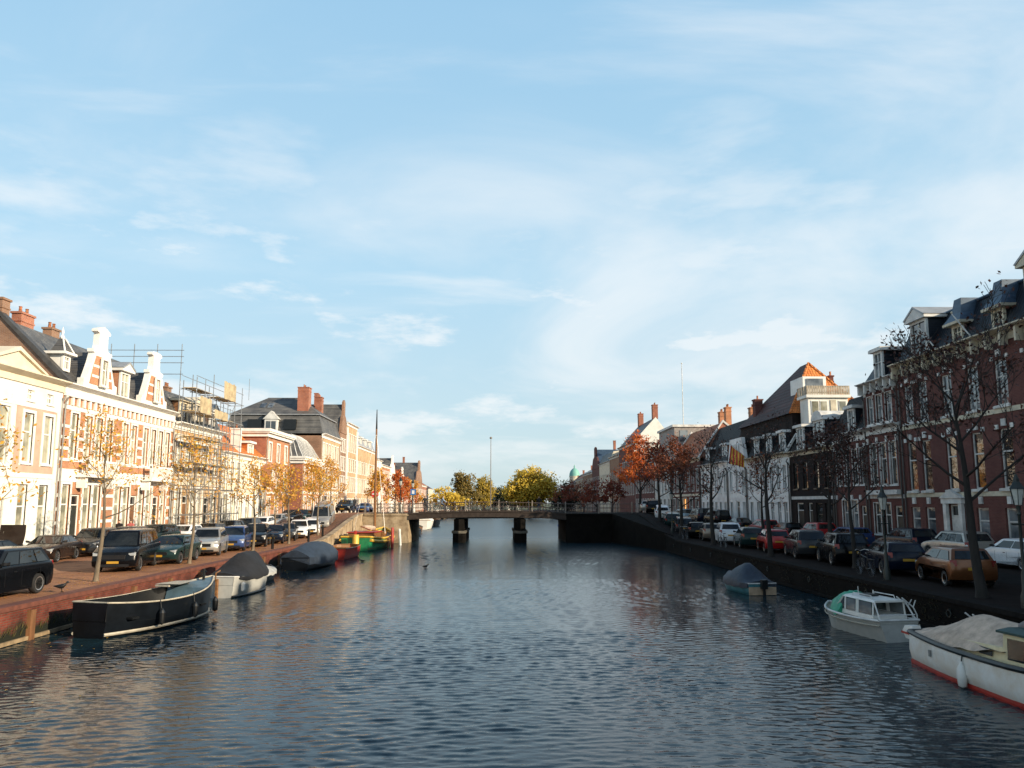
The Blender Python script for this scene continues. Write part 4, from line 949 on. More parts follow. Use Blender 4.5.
# ------------------------------------------------------------------ BOATS (x = bow, y = port, z up, z=0 waterline)
varn=mat('varnished_wood',(.22,.10,.035),.4,var=.35,scale=5,stretch=(.3,2,2)); deckm=mat('boat_deck',(.42,.38,.30),.7,var=.25)
hullblack=mat('barge_hull_black',(.005,.007,.010),.35,spec=.2,var=.4,scale=2); hullgrey=mat('grey_hull',(.42,.42,.39),.4,var=.12); hullwhite=mat('white_hull',(.72,.70,.65),.4,var=.12,scale=1.5)
hullblue=mat('blue_foredeck',(.10,.17,.22),.5,var=.25); canvas_b=mat('black_canvas',(.010,.010,.012),.75,var=.4,scale=3,bump=.4,bscale=5); canvas_n=mat('navy_canvas',(.018,.028,.046),.6,var=.35,scale=3,bump=.5,bscale=4)
canvas_t=mat('tan_tarpaulin',(.54,.41,.31),.8,var=.3,scale=2.5,bump=.25,bscale=3); canvas_g=mat('green_tarpaulin',(.015,.28,.16),.55,var=.3,scale=4,bump=.6,bscale=5)
redp=mat('red_boat_paint',(.36,.03,.02),.45,var=.2); greenp=mat('green_boat_paint',(.02,.22,.09),.4,var=.2); yellowp=mat('yellow_boat_paint',(.62,.38,.05),.5,var=.2); creamp=mat('cream_cabin_paint',(.68,.58,.36),.5,var=.12)
rope=mat('pale_rope',(.45,.40,.30),.9); rust=mat('rust_streaked_white',(.80,.78,.74),.5,c2=(.66,.58,.48),scale=1.6)
def hull(L,B,fb,dr,bow=1.0,tr=.7,sheer=.25,n=16,flare=.85,full=.5):
    """rings from stern to bow: list of (x, half beam, sheer z)"""
    st=[]
    for i in range(n+1):
        s=i/n; x=-L/2+L*s
        if s<.35: b=tr+(1-tr)*math.sin(s/.35*math.pi/2)
        elif s<full: b=1
        else: b=max(0.02,1-((s-full)/(1-full))**2.2)
        z=fb+sheer*((s-.4)/.6)**2 if s>.4 else fb+sheer*.35*((.4-s)/.4)**2
        st.append((x,b*B/2,z))
    return st
def hull_rings(st,dr,flare,rake=.35):
    rs=[]; L=st[-1][0]-st[0][0]
    for i,(x,b,z) in enumerate(st):
        s=i/(len(st)-1); rk=rake*max(0,(s-.75)/.25)**1.5
        def q(k,zz): return (x-rk*(z-zz)/(z+dr),k,zz)
        rs.append([q(b,z),q(b*(flare+.1),z*.45),q(b*flare,.05),q(b*.5,-dr*.8),q(0,-dr),q(-b*.5,-dr*.8),q(-b*flare,.05),q(-b*(flare+.1),z*.45),q(-b,z)])
    return rs
def boat(name,label,X,Y,heading,L,B,fb,hm,group=None,tr=.7,sheer=.25,flare=.85,inner=None,rail=varn,deck_drop=.3,dr=.3,boot=None,full=.5,cat='boat',rake=.35,bootz=.12,rr=.035):
    t=thing(name,label,cat,(X,Y,0),heading,group)
    st=hull(L,B,fb,dr,tr=tr,sheer=sheer,full=full); rs=hull_rings(st,dr,flare,rake)
    h=MB(); h.rings(rs,0,True,True,closed=False)
    h.build('hull',hm,t,35)
    d=MB(); 
    dk=[[(x-.02,b*.94,z-deck_drop),(x-.02,-b*.94,z-deck_drop)] for x,b,z in st]
    for i in range(len(dk)-1): d.poly([dk[i][0],dk[i][1],dk[i+1][1],dk[i+1][0]])
    iw=[[(x,b*.97,z+.01),(x-.02,b*.94,z-deck_drop)] for x,b,z in st]
    for s_ in(1,-1):
        for i in range(len(iw)-1):
            a=[(p[0],p[1]*s_,p[2]) for p in (iw[i][0],iw[i][1],iw[i+1][1],iw[i+1][0])]; d.poly(a)
    d.build('deck',inner or deckm,t)
    g=MB()
    for s_ in(1,-1): g.tube([(x,b*s_,z) for x,b,z in st],rr,6)
    g.tube([(st[0][0],st[0][1],st[0][2]),(st[0][0],-st[0][1],st[0][2])],rr,6)
    g.build('gunwale',rail,t)
    if boot:
        g=MB()
        for s_ in(1,-1): g.tube([(r[1][0]*(1-bootz/ z)+.0*0+0 if False else r[2][0],s_*(r[2][1]+.012),bootz) for r,(x,b,z) in zip(rs,st)],.05,6)
        g.build('rubbing_band',boot,t)
    t['st']=0
    return t,st
def cover(t,st,a,b,ridge,m,name='canvas_cover',ez=.02,zlow=-.12,peak=None,seed=1,n=9):
    """tent-like canvas over stations a..b, ridge height above sheer"""
    rnd=random.Random(seed); c=MB(); rs=[]
    N_=len(st)-1; k0,k1=int(a*N_),int(b*N_)
    for i in range(k0,k1+1):
        x,hb,z=st[i]; f=(i-k0)/max(1,k1-k0); rg=ridge(f); ring=[]
        for k in range(n+1):
            u=-1+2*k/n; 
            zz=z+ez+rg*(1-abs(u)**1.5)+ .025*math.sin(5*u+i*1.3)*rg
            ring.append((x+.02*math.sin(i*2.1+u*3),u*(hb+.05),zz))
        ring=[(x,-(hb+.06),z+zlow+.03*math.sin(i*1.7))]+ring+[(x,(hb+.06),z+zlow+.03*math.sin(i*1.9+1))]
        rs.append(ring)
    c.rings(rs,0,True,True,closed=False)
    return c.build(name,m,t,50)
# near left barge
bt,st=boat('moored_barge','big open black barge with pale gunwale moored at the near left quay',-11.5,25.7,R(75),5.8,2.3,.92,hullblack,inner=blackpaint,rail=deckm,deck_drop=.55,dr=.4,boot=deckm,rr=.026,sheer=.38,full=.45,tr=.55,cat='barge')
f=MB(); 
for i in range(12,16): 
    a,b=st[i],st[i+1]; f.poly([(a[0],a[1]*.95,a[2]-.02),(a[0],-a[1]*.95,a[2]-.02),(b[0],-b[1]*.95,b[2]-.02),(b[0],b[1]*.95,b[2]-.02)])
f.poly([(st[12][0],st[12][1]*.94,st[12][2]-.02),(st[12][0],-st[12][1]*.94,st[12][2]-.02),(st[12][0]-.2,-st[12][1]*.92,.4),(st[12][0]-.2,st[12][1]*.92,.4)])
f.build('foredeck',hullblue,bt)
p=MB(); p.poly([(.8,-.2,1.20),(1.9,-.1,1.24),(1.8,.75,1.20),(.9,.9,1.18)]); 
for k in range(1): p.box(.8,1.9,.25,.8,1.10,1.16)
p.build('side_cover',deckm,bt)
b_=MB()
for x in (-2.2,-.6,1.0): b_.box(x-.14,x+.14,-1.05,1.0,.5,.56)
b_.build('thwart',blackpaint,bt)
for x,s_ in ((1.7,-1),(.3,-1),(-1.3,-1)):
    f=MB(); f.lathe([(.02,-.25),(.09,-.2),(.10,.12),(.06,.2),(.02,.26)],(x,s_*(1.24 if x<1.5 else 1.0),.45),10); f.tube([(x,s_*(1.22 if x<1.5 else .98),.65),(x,s_*(1.14 if x<1.5 else .9),1.05)],.012,4); f.build('fender',blackpaint,bt)
m_=MB(); m_.tube([(2.35,0,1.2),(2.35,0,1.6)],.05,8); m_.tube([(2.35,-.14,1.5),(2.35,.14,1.5)],.025,6); m_.build('bollard',blackpaint,bt)
# sloop with black hood
bt,st=boat('moored_sloop','pale grey sloop with a black canvas hood, moored ahead of the black barge',-11.75,34.6,R(86),4.7,1.9,.78,hullgrey,inner=deckm,rail=greywhite,sheer=.32,deck_drop=.35,boot=blackpaint,bootz=.06)
cover(bt,st,.1,.8,lambda f:.15+.85*smst(f*1.7)-.12*smst(f*3-2),canvas_b,'canvas_hood')
c=MB(); c.box(-2.3,-1.6,-.55,.55,.55,.75); c.build('stern_seat',varn,bt)
f=MB(); f.lathe([(.02,-.2),(.09,-.15),(.09,.13),(.02,.2)],(-2.0,-.92,.45),10); f.build('fender',hullwhite,bt)
m_=MB(); m_.tube([(-2.45,.1,.7),(-2.45,.1,1.05),(-2.05,.1,1.12)],.03,6); m_.box(-2.5,-2.37,.0,.08,-.2,.8); m_.build('rudder',varn,bt)
# dinghy under sheet
bt,st=boat('covered_dinghy','small pale covered dinghy behind the hooded sloop',-12.5,39.6,R(90),3.2,1.4,.42,hullblack,rail=blackpaint,deck_drop=.12)
cover(bt,st,.05,.93,lambda f:.34*math.sin(math.pi*(f*.9+.05)),mat('pale_sheet',(.38,.38,.36),.75,bump=.4,bscale=5),seed=3)
# dark covered launch
bt,st=boat('covered_launch','dark launch wholly covered in black and navy canvas, moored before the red boat',-11.9,48.6,R(86),7.4,2.4,.7,hullblack,rail=blackpaint,deck_drop=.2,sheer=.2)
cover(bt,st,.03,.97,lambda f:.15+.72*math.sin(math.pi*min(1,(f*.86+.1)))**.8,canvas_n,seed=4,zlow=-.4)
# red flat boat
bt,st=boat('red_boat','small open red boat with square ends, right of the dark covered launch',-11.6,55.6,R(87),4.6,1.9,.78,redp,inner=varn,rail=varn,deck_drop=.25,tr=.9,full=.85,sheer=.1,rake=.1)
b_=MB(); 
for x in (-1.2,.2,1.5): b_.box(x-.13,x+.13,-.85,.85,.62,.68)
b_.build('thwart',varn,bt)
m_=MB(); m_.tube([(-2.1,.3,.7),(-1.6,.3,1.0)],.03,6); m_.build('tiller',varn,bt)
# sailing barge
bt,st=boat('sailing_barge','green and yellow sailing barge with a tall wooden mast beside the bridge abutment',-11.7,68.2,R(86),10.5,3.3,.95,greenp,inner=varn,rail=yellowp,deck_drop=.22,tr=.75,sheer=.7,full=.6,dr=.4,boot=brownwood,bootz=.2,rake=.6,rr=.09)
y_=MB()
for s_ in(1,-1): y_.tube([(x,s_*(b+.035),z-.28) for x,b,z in st],.13,6)
y_.build('yellow_strake',yellowp,bt)
m_=MB(); m_.tube([(1.4,0,.7),(1.35,0,6),(1.3,0,10.9),(1.3,0,12.6)],[.13,.12,.08,.03],8); m_.build('mast',varn,bt)
m_=MB(); m_.tube([(1.3,0,10.9),(1.3,0,11.9),(1.3,0,12.75)],[.085,.06,.035],8); m_.build('mast_top',blackpaint,bt)
m_=MB(); m_.tube([(1.2,0,1.5),(-3.6,0,2.0)],.07,6); m_.build('boom',varn,bt)
m_=MB(); 
m_.tube([(1.0,0,1.72),(-.6,0,1.78),(-2.4,0,1.95)],[.2,.24,.12],8); m_.build('furled_sail',canvas_t,bt)
m_=MB()
for tx,ty in ((4.9,0),(-.6,1.45),(-.6,-1.45)): m_.tube([(1.3,0,10.6),(tx,ty,1.3)],.012,4)
m_.build('rigging',steel,bt)
c=MB(); c.box(-3.6,-.8,-1.1,1.1,.75,1.45); c.box(-3.7,-.7,-1.2,1.2,1.45,1.53,1); c.box(2.2,3.4,-.7,.7,.9,1.35); c.build('deckhouse',[varn,redp],bt)
for s_ in(-1,1):
    l=MB(); l.prism([(-1.2,.9),(.4,1.05),(.1,.2),(-.9,-.1)],s_*1.72,s_*1.8,'y'); l.build('leeboard',brownwood,bt)
m_=MB(); m_.box(-5.55,-5.15,-.06,.06,-.2,1.7); m_.build('rudder',redp,bt)
# mooring posts by the barge
g='wooden mooring posts round the sailing barge'
for i,(x,y,h,c_,lab) in enumerate(((-11.9,62.2,1.35,yellowp,'yellow painted mooring post at the near end of the sailing barge'),(-9.7,67.9,1.75,redp,'red brown mooring post beside the sailing barge hull'),(-9.5,71.8,1.5,greywhite,'pale leaning mooring post beyond the red brown one'))):
    w=.27 if i==0 else .13
    p=MB(); p.rings([[(math.cos(a)*w*r,math.sin(a)*w*r,z) for a in [math.pi*2*k/8 for k in range(8)]] for r,z in ((1,-.6),(1,h),(.8,h+.06))]); o=p.build('mooring_post',c_,None,40,(x,y,0)); o.rotation_euler=(0,R(-4*(i==2)),0); tag(o,lab,'mooring post',g)
# covered boat, right
bt,st=boat('covered_motorboat','small motorboat under a dark blue peaked cover at the right quay',11.25,34.6,R(97),4.4,1.9,.55,mat('teal_hull',(.05,.17,.2),.4),rail=greywhite,deck_drop=.15,sheer=.15,tr=.85)
cover(bt,st,.03,.97,lambda f:.12+.85*(smst(f*2.6) if f<.4 else 1-.85*smst((f-.4)/.6)),canvas_n,seed=6,zlow=-.22)
tr_=MB(); tr_.box(-2.26,-2.2,-.78,.78,.02,.42); tr_.build('transom',mat('tan_transom',(.42,.30,.20),.6),bt)
o_=MB(); o_.box(-2.55,-2.3,-.16,.16,.35,.8); o_.box(-2.48,-2.36,-.06,.06,-.4,.35); o_.build('outboard_motor',blackpaint,bt); bt.scale=(.8,.8,.85)
# cabin cruiser
bt,st=boat('cabin_cruiser','small grey and white cabin cruiser with green tarpaulin over its foredeck',11.35,23.65,R(98),4.9,1.95,.78,hullgrey,inner=deckm,rail=greywhite,deck_drop=.12,sheer=.22,tr=.92,full=.62,flare=.68,dr=.35,rr=.05)
w_=MB(); w_.tube([(x,b*s_+.01*s_,z-.2) for s_ in (1,) for x,b,z in st],.03,6); w_.tube([(x,-b-.01,z-.2) for x,b,z in st],.03,6); w_.build('rubbing_strake',deckm,bt)
c=MB()
def cab(z,i): return [(.9-i*1.3,-.72+i*.35,z),(1.0-i*1.2,0,z),(.9-i*1.3,.72-i*.35,z),(-1.9,.78-i*.35,z),(-1.9,-.78+i*.35,z)]
c.rings([cab(.8,0),cab(.98,.03)],0); 
# roof
c.rings([[(.25,-.68,1.52),(.35,0,1.56),(.25,.68,1.52),(-1.95,.74,1.50),(-1.95,-.74,1.50)],[(.2,-.6,1.60),(.3,0,1.65),(.2,.6,1.60),(-1.95,.66,1.58),(-1.95,-.66,1.58)]])
for x,dx in ((.75,-.55),(.05,.0),(-.75,0),(-.85,0),(-1.85,0)):
    for s_ in(-1,1): c.tube([(x,s_*.73,.97),(x+dx,s_*.68,1.54)],.045,4)
c.build('cabin',hullwhite,bt)
for x0,x1 in ((.0,.62),(-.72,-.02),(-1.8,-.88)):
    for s_ in(-1,1):
        g=MB(); d_=.42 if x1>.5 else 0
        g.poly([(x0+.05,s_*.735,1.0),(x1-.03,s_*.735,1.0),(x1-.03-d_,s_*.70,1.48),(x0+.05,s_*.70,1.48)]); g.build('side_window',gl_b,bt)
g=MB(); g.poly([(.88,-.68,1.0),(.97,0,1.0),(.4,0,1.52),(.32,-.6,1.5)]); g.poly([(.97,0,1.0),(.88,.68,1.0),(.32,.6,1.5),(.4,0,1.52)]); g.build('windscreen',gl_b,bt)
h_=MB()
for s_ in(-1,1): h_.tube([(-.2,s_*.5,1.62),(-.25,s_*.5,1.72),(-1.5,s_*.52,1.72),(-1.55,s_*.52,1.6)],.022,5); 
h_.tube([(-1.95,.7,1.5),(-2.4,.8,.85)],.03,5); h_.tube([(-1.95,-.7,1.5),(-2.4,-.8,.85)],.03,5); h_.tube([(-2.35,-.8,1.05),(-2.35,.8,1.05)],.022,5)
h_.tube([(.0,.1,1.62),(.0,.1,1.95)],.015,5); h_.tube([(-.6,-.2,1.62),(-.6,-.2,1.85)],.025,5)
h_.build('hand_rail',greywhite,bt)
v_=MB(); v_.box(-.9,-.3,-.25,.25,1.63,1.70); v_.build('roof_hatch',blackpaint,bt)
gt=MB(); rs=[]
for i in range(9):
    f=i/8; x=.3+1.72*f; hb=1.0*(1-.85*f**2.2); top=1.70-.62*f**1.8+.05*math.sin(i*2.2); ring=[]
    for k in range(11): u=-1+2*k/10; ring.append((x+.05*math.sin(k*1.9+i),u*hb*(1+.05*math.sin(k*2.7+i)),top-(top-.72)*abs(u)**2.2+.03*math.sin(k*3.1+i*1.2)))
    rs.append(ring)
gt.rings(rs,0,True,True,closed=False); gt.build('tarpaulin',canvas_g,bt,55); bt.scale=(.72,.72,.72)
# white motor boat in the corner
bt,st=boat('white_motorboat','large white boat with red waterline, tan tarpaulin and cream cabin in the near right corner',11.2,15.95,R(-90),8.8,2.9,.98,rust,inner=deckm,rail=blackpaint,deck_drop=.1,sheer=.22,tr=.8,full=.6,flare=.93,dr=.5,boot=None,rr=.085)
b_=MB()
for s_ in(1,-1): b_.rings([[(x,s_*(b*.925+.02),-.05),(x,s_*(b*.935+.03),.06),(x,s_*(b*.94+.02),.17)] for x,b,z in st],0,False,False,False)
b_.tube([(-4.42,-1.1,.06),(-4.42,1.1,.06)],.1,6); b_.build('red_waterline',redp,bt)
cb_=MB()
def cr(z,i): return [(.3+i,-1.05+i*.5,z),(3.0-i*2,-.70+i*.5,z),(3.0-i*2,.70-i*.5,z),(.3+i,1.05-i*.5,z)]
cb_.rings([cr(.95,0),cr(1.78,.07)]); cb_.build('cabin',creamp,bt)
r_=MB(); r_.rings([[(.2,-1.12,1.78),(3.0,-.75,1.78),(3.0,.75,1.78),(.2,1.12,1.78)],[(.2,-1.12,1.84),(3.0,-.75,1.84),(3.0,.75,1.84),(.2,1.12,1.84)],[(.3,-.8,1.93),(2.8,-.5,1.93),(2.8,.5,1.93),(.3,.8,1.93)]]); r_.build('cabin_roof',mat('dark_green_roof',(.02,.06,.055),.5),bt)
for x0,x1,z0,z1 in ((.5,1.1,1.08,1.66),(1.45,1.95,1.15,1.62),(2.2,2.6,1.15,1.62)):
    for s_ in(-1,1):
        g=MB(); ya=lambda x:s_*(1.05-.13*(x-.3)-.02)
        g.poly([(x0,ya(x0)+s_*.025,z0),(x1,ya(x1)+s_*.025,z0),(x1,ya(x1)-s_*.0,z1),(x0,ya(x0)-s_*.0,z1)]); g.build('cabin_window',gl_d,bt)
co=MB(); co.rings([[(-1.8,-1.08,.95),(.3,-1.05,.95),(.3,1.05,.95),(-1.8,1.08,.95)],[(-1.75,-1.02,1.28),(.3,-1.0,1.36),(.3,1.0,1.36),(-1.75,1.02,1.28)]]); co.build('coaming',creamp,bt)
g=MB(); g.poly([(-.7,1.085,1.05),(-.1,1.08,1.05),(-.1,1.05,1.25),(-.7,1.055,1.25)]); g.poly([(-.7,-1.085,1.05),(-.1,-1.08,1.05),(-.1,-1.05,1.25),(-.7,-1.055,1.25)]); g.build('coaming_window',gl_d,bt)
tp=MB(); rs=[]; n=14
for i in range(n+1):
    f=i/n; x=-4.5+4.9*f; hb=1.16+.10*math.sin(f*3); rg=.14+.78*smst(f*1.75)**.9; ring=[]
    rg-=.10*smst((f-.6)*2.5)
    for k in range(13):
        u=-1+2*k/12; sag=.022*math.sin(k*2.3+i*.35)*(1-abs(u))+.015*math.sin(i*1.1+u*4)
        zz=1.06+rg*(1-abs(u)**1.35)+sag
        if abs(u)>.99: zz=1.0-.10*math.sin(f*2.5)-.06*math.sin(i*1.3)+.30*smst(f*1.8-.7)
        ring.append((x+.03*math.sin(k+i),u*hb,zz))
    rs.append(ring)
tp.rings(rs,0,True,True,closed=False); tp.build('tarpaulin',canvas_t,bt,50)
gt=MB(); gt.tube([(.0,-.2,1.9),(.5,-.3,2.0),(1.2,-.2,2.0),(1.9,-.1,1.92)],[.1,.2,.18,.1],8); gt.build('bundled_canvas',mat('grey_bundle',(.22,.20,.20),.8,bump=.5,bscale=6),bt,50)
f=MB(); f.lathe([(.03,-.36),(.12,-.30),(.145,-.05),(.13,.2),(.05,.33),(.03,.4)],(-.9,-1.53,.36),12); o=f.build('fender',hullwhite,bt,50); f=MB(); f.tube([(-.9,-1.53,.72),(-.9,-1.47,1.02)],.02,5); f.build('fender_rope',blackpaint,o)
pl=MB(); pl.box(-2.75,-2.66,-1.475,-1.43,.55,.75); pl.build('vent_plate',mat('grey_vent',(.25,.25,.24),.6),bt)
om=MB(); om.rings([[(-4.75,-.62,.72),(-4.62,-.92,.72),(-5.05,-.95,.72),(-5.12,-.62,.72)],[(-4.6,-.58,.98),(-4.55,-.97,.98),(-5.15,-1.0,.98),(-5.22,-.58,.98)],[(-4.65,-.62,1.2),(-4.6,-.92,1.2),(-5.05,-.95,1.16),(-5.1,-.62,1.16)]]); om.build('outboard_motor',[hullwhite],bt,40)
om=MB(); om.box(-5.23,-4.58,-1.005,-.57,.88,.95); om.build('motor_stripe',redp,bt)
om=MB(); om.rings([[(-4.8,-.7,.72),(-4.8,-.86,.72),(-5.0,-.86,.72),(-5.0,-.7,.72)],[(-4.85,-.74,-.2),(-4.85,-.82,-.2),(-4.97,-.82,-.2),(-4.97,-.74,-.2)]]); om.box(-4.65,-4.4,-.9,-.66,.5,.66); om.build('motor_leg',mat('outboard_grey',(.3,.3,.29),.5),bt); bt.scale=(.72,.72,.74)
# gas davits / ladder rails on the quay by the white boat
g='white tube ladder rails hooked over the right quay edge'
for i,(x,y,lab) in enumerate(((12.3,22.2,'white forked tube ladder rail between the cabin cruiser and the white boat'),(12.3,18.9,'white forked tube ladder rail behind the tan tarpaulin'))):
    t=thing('ladder_rail',lab,'ladder rail',(x,y,0),0,g)
    for s_ in(0,1):
        q=MB(); q.tube([(.02*s_,s_*.28,-.1),(.02*s_,s_*.28,.72),(-.1,s_*.28,.95),(-.42,s_*.3,1.22)],.02,6); q.tube([(-.1,s_*.28,.95),(-.02,s_*.2,1.15)],.016,5); q.build('tube',greywhite,t)
    q=MB(); q.tube([(.0,0,.62),(.02,.28,.62)],.015,6); q.tube([(.0,0,.3),(.02,.28,.3)],.015,6); q.build('rung',greywhite,t)
# boats beyond the bridge
g='small boats moored beyond the bridge'
bt,st=boat('distant_boat','white boat moored on the left beyond the bridge',-12.0,118,R(90),9,3,1.3,hullwhite,group=g); cover(bt,st,.2,.7,lambda f:.8,hullwhite,'cabin')
bt,st=boat('distant_boat','small grey open boat under the left end of the bridge',-10.6,92,R(80),4.5,1.8,.7,hullgrey,group=g)
bt,st=boat('distant_boat','dark open boat with tan deck under the left span of the bridge',-11.5,101,R(90),6,2.2,.8,varn,group=g)
bt,st=boat('distant_boat','boat with a bright blue cover under the right span of the bridge',9.4,104,R(92),7,2.6,.9,varn,group=g); cover(bt,st,.05,.8,lambda f:.9,mat('bright_blue_canvas',(.02,.09,.34),.6),seed=9)
bt,st=boat('distant_boat','black launch moored behind the white boat beyond the bridge',-11.8,131,R(90),8,2.8,1.2,hullblack,group=g)
# ------------------------------------------------------------------ TREES
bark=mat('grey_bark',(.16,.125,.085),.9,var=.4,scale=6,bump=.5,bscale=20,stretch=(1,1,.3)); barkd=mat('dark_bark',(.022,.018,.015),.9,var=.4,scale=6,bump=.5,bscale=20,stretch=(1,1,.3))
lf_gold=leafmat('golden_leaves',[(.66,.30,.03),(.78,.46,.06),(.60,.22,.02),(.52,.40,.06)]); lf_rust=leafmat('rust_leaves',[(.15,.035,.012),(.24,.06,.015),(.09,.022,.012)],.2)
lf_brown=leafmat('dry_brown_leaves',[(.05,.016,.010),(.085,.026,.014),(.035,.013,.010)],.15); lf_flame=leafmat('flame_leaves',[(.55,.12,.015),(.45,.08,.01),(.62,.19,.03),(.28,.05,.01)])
lf_yel=leafmat('yellow_willow_leaves',[(.62,.42,.04),(.72,.52,.07),(.40,.30,.03),(.50,.34,.04)]); lf_green=leafmat('olive_leaves',[(.10,.09,.02),(.18,.13,.025),(.24,.15,.025)]); lf_dark=leafmat('dark_green_leaves',[(.015,.025,.012),(.025,.035,.015),(.035,.04,.015)])
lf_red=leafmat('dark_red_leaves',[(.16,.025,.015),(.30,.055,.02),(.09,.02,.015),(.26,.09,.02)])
def rot_to(d,ang,az):
    d=d.normalized(); u=d.orthogonal().normalized(); w=d.cross(u)
    return (d*math.cos(ang)+(u*math.cos(az)+w*math.sin(az))*math.sin(ang)).normalized()
def tree(label,X,Y,H,trunk_h,r0,spread,leaf,bk,nleaf,ls=.09,seed=1,lean=(0,0),group=None,levels=4,kids=(7,4,3,3),up=.25,cat='tree',name='tree',droop=0,clump=.25,twig=.006):
    rnd=random.Random(seed); root=thing(name,label,cat,(X,Y,quay_z(X,Y)),0,group); w=MB(); tips=[]
    top=Vector((lean[0]*H,lean[1]*H,H))
    def pt(f): return Vector((lean[0]*H*f+.06*math.sin(f*7+seed),lean[1]*H*f+.06*math.cos(f*6+seed),H*f))
    w.tube([Vector((0,0,-.3))]+[pt(f) for f in (.0,.03,.12,.25,.4,.55,.7,.85,.98)],[r0*1.6,r0*1.45,r0*1.1,r0*.95,r0*.85,r0*.72,r0*.55,r0*.38,r0*.2,r0*.06],8)
    def branch(p,d,L,r,lv):
        pts=[p];dd=d.copy();n=4
        for k in range(n):
            dd=(dd+Vector((rnd.uniform(-.22,.22),rnd.uniform(-.22,.22),rnd.uniform(-.12,.2)+up*.35-droop*k*.1))).normalized(); pts.append(pts[-1]+dd*L/n)
        rr=[max(twig,r*(1-.75*k/n)) for k in range(n+1)]
        w.tube(pts,rr,5 if lv<2 else 3,cap=False)
        if lv>=levels-1:
            tips.extend(pts[1:]); return
        if lv>=1: tips.append(pts[-1]); 
        m=kids[min(lv,len(kids)-1)]
        for k in range(m):
            f=.3+.7*(k+rnd.random()*.7)/m; i=min(n-1,int(f*n)); q=pts[i].lerp(pts[i+1],min(1,f*n-i))
            branch(q,rot_to(dd,rnd.uniform(.45,1.0),rnd.uniform(0,6.28)),L*rnd.uniform(.45,.68),r*.5*(1-f*.4),lv+1)
    n1=kids[0]
    for k in range(n1):
        f=(trunk_h+(H*.93-trunk_h)*((k+.3*rnd.random())/n1)**.9)/H
        az=k*2.4+rnd.uniform(-.4,.4); tilt=1.15-.7*(f-trunk_h/H)/(1-trunk_h/H)+rnd.uniform(-.15,.15)
        d=Vector((math.cos(az)*math.sin(tilt),math.sin(az)*math.sin(tilt),math.cos(tilt)))
        branch(pt(f),d,spread*rnd.uniform(.75,1.1)*(1.05-.55*(f-trunk_h/H)/(1-trunk_h/H)),r0*.42*(1.15-f*.7),1)
    w.build('trunk',bk,root,60)
    if nleaf:
        c=MB()
        for k in range(nleaf):
            p=rnd.choice(tips)+Vector((rnd.gauss(0,clump),rnd.gauss(0,clump),rnd.gauss(0,clump*.8)))
            a=Vector((rnd.gauss(0,1),rnd.gauss(0,1),rnd.gauss(0,1))).normalized(); b=a.orthogonal().normalized(); b=(b*math.cos(k)+a.cross(b)*math.sin(k)); s=ls*rnd.uniform(.6,1.4)
            c.poly([p-a*s,p-b*s*.55,p+a*s,p+b*s*.55])
        c.build('crown',leaf,root)
    return root
def big_tree(label,X,Y,blobs,leaf,nl,ls,th,r0,seed=1,bk=barkd,group=None,z0=None,name='tree'):
    """leafy crown: blobs (dx,dy,z,rx,ry,rz)"""
    rnd=random.Random(seed); root=thing(name,label,'tree',(X,Y,quay_z(X,Y) if z0 is None else z0),0,group)
    w=MB(); w.tube([(0,0,-.3),(0,0,th*.4),(.1,.05,th)],[r0*1.3,r0,r0*.75],8)
    for b in blobs:
        e=Vector((b[0],b[1],b[2])); s=Vector((.05,.03,th*rnd.uniform(.7,1)))
        w.tube([s,s.lerp(e,.5)+Vector((0,0,.2)),e,e+Vector((rnd.uniform(-.3,.3)*b[3],rnd.uniform(-.3,.3)*b[4],b[5]*.6))],[r0*.5,r0*.35,r0*.2,.03],5)
        for k in range(6):
            d=Vector((rnd.gauss(0,1),rnd.gauss(0,1),rnd.gauss(.3,1))).normalized()
            w.tube([e,e+Vector((d.x*b[3],d.y*b[4],d.z*b[5]))*.85],[r0*.15,.02],4)
    w.build('trunk',bk,root)
    c=MB(); vol=[b[3]*b[4]*b[5] for b in blobs]
    # leaves gather in clumps with gaps between them
    clumps=[]
    for k in range(max(30,nl//22)):
        b=rnd.choices(blobs,vol)[0]; d=Vector((rnd.gauss(0,1),rnd.gauss(0,1),rnd.gauss(0,1))).normalized()*rnd.uniform(.35,1.05)
        clumps.append((Vector((b[0]+d.x*b[3],b[1]+d.y*b[4],b[2]+d.z*b[5])),rnd.uniform(.10,.26)*min(b[3:6])))
    for k in range(nl):
        q,s0=rnd.choice(clumps); p=q+Vector((rnd.gauss(0,s0),rnd.gauss(0,s0),rnd.gauss(0,s0*.8)))
        a=Vector((rnd.gauss(0,1),rnd.gauss(0,1),rnd.gauss(0,1))).normalized(); b=a.orthogonal().normalized(); s=ls*rnd.uniform(.6,1.3)
        c.poly([p-a*s,p-b*s*.6,p+a*s,p+b*s*.6])
    c.build('crown',leaf,root)
    return root
gt_l='young street trees along the left quay'; gt_r='street trees along the right quay'
tree('young tree with sparse golden leaves and pale trunk, in front of the black van',-15.15,28.7,5.4,2.3,.085,2.2,lf_gold,bark,950,.06,11,(.01,0),gt_l,kids=(8,4,3,3))
tree('sparse golden tree reaching in at the left edge of the photo',-15.9,22.4,5.6,2.3,.1,1.9,lf_gold,bark,950,.06,23,(0,0),gt_l,kids=(8,4,3,3))
tree('young golden tree in front of the scaffolding',-15.1,37.0,5.3,2.2,.085,2.1,lf_gold,bark,1000,.066,5,(.01,0),gt_l,kids=(8,4,3,3))
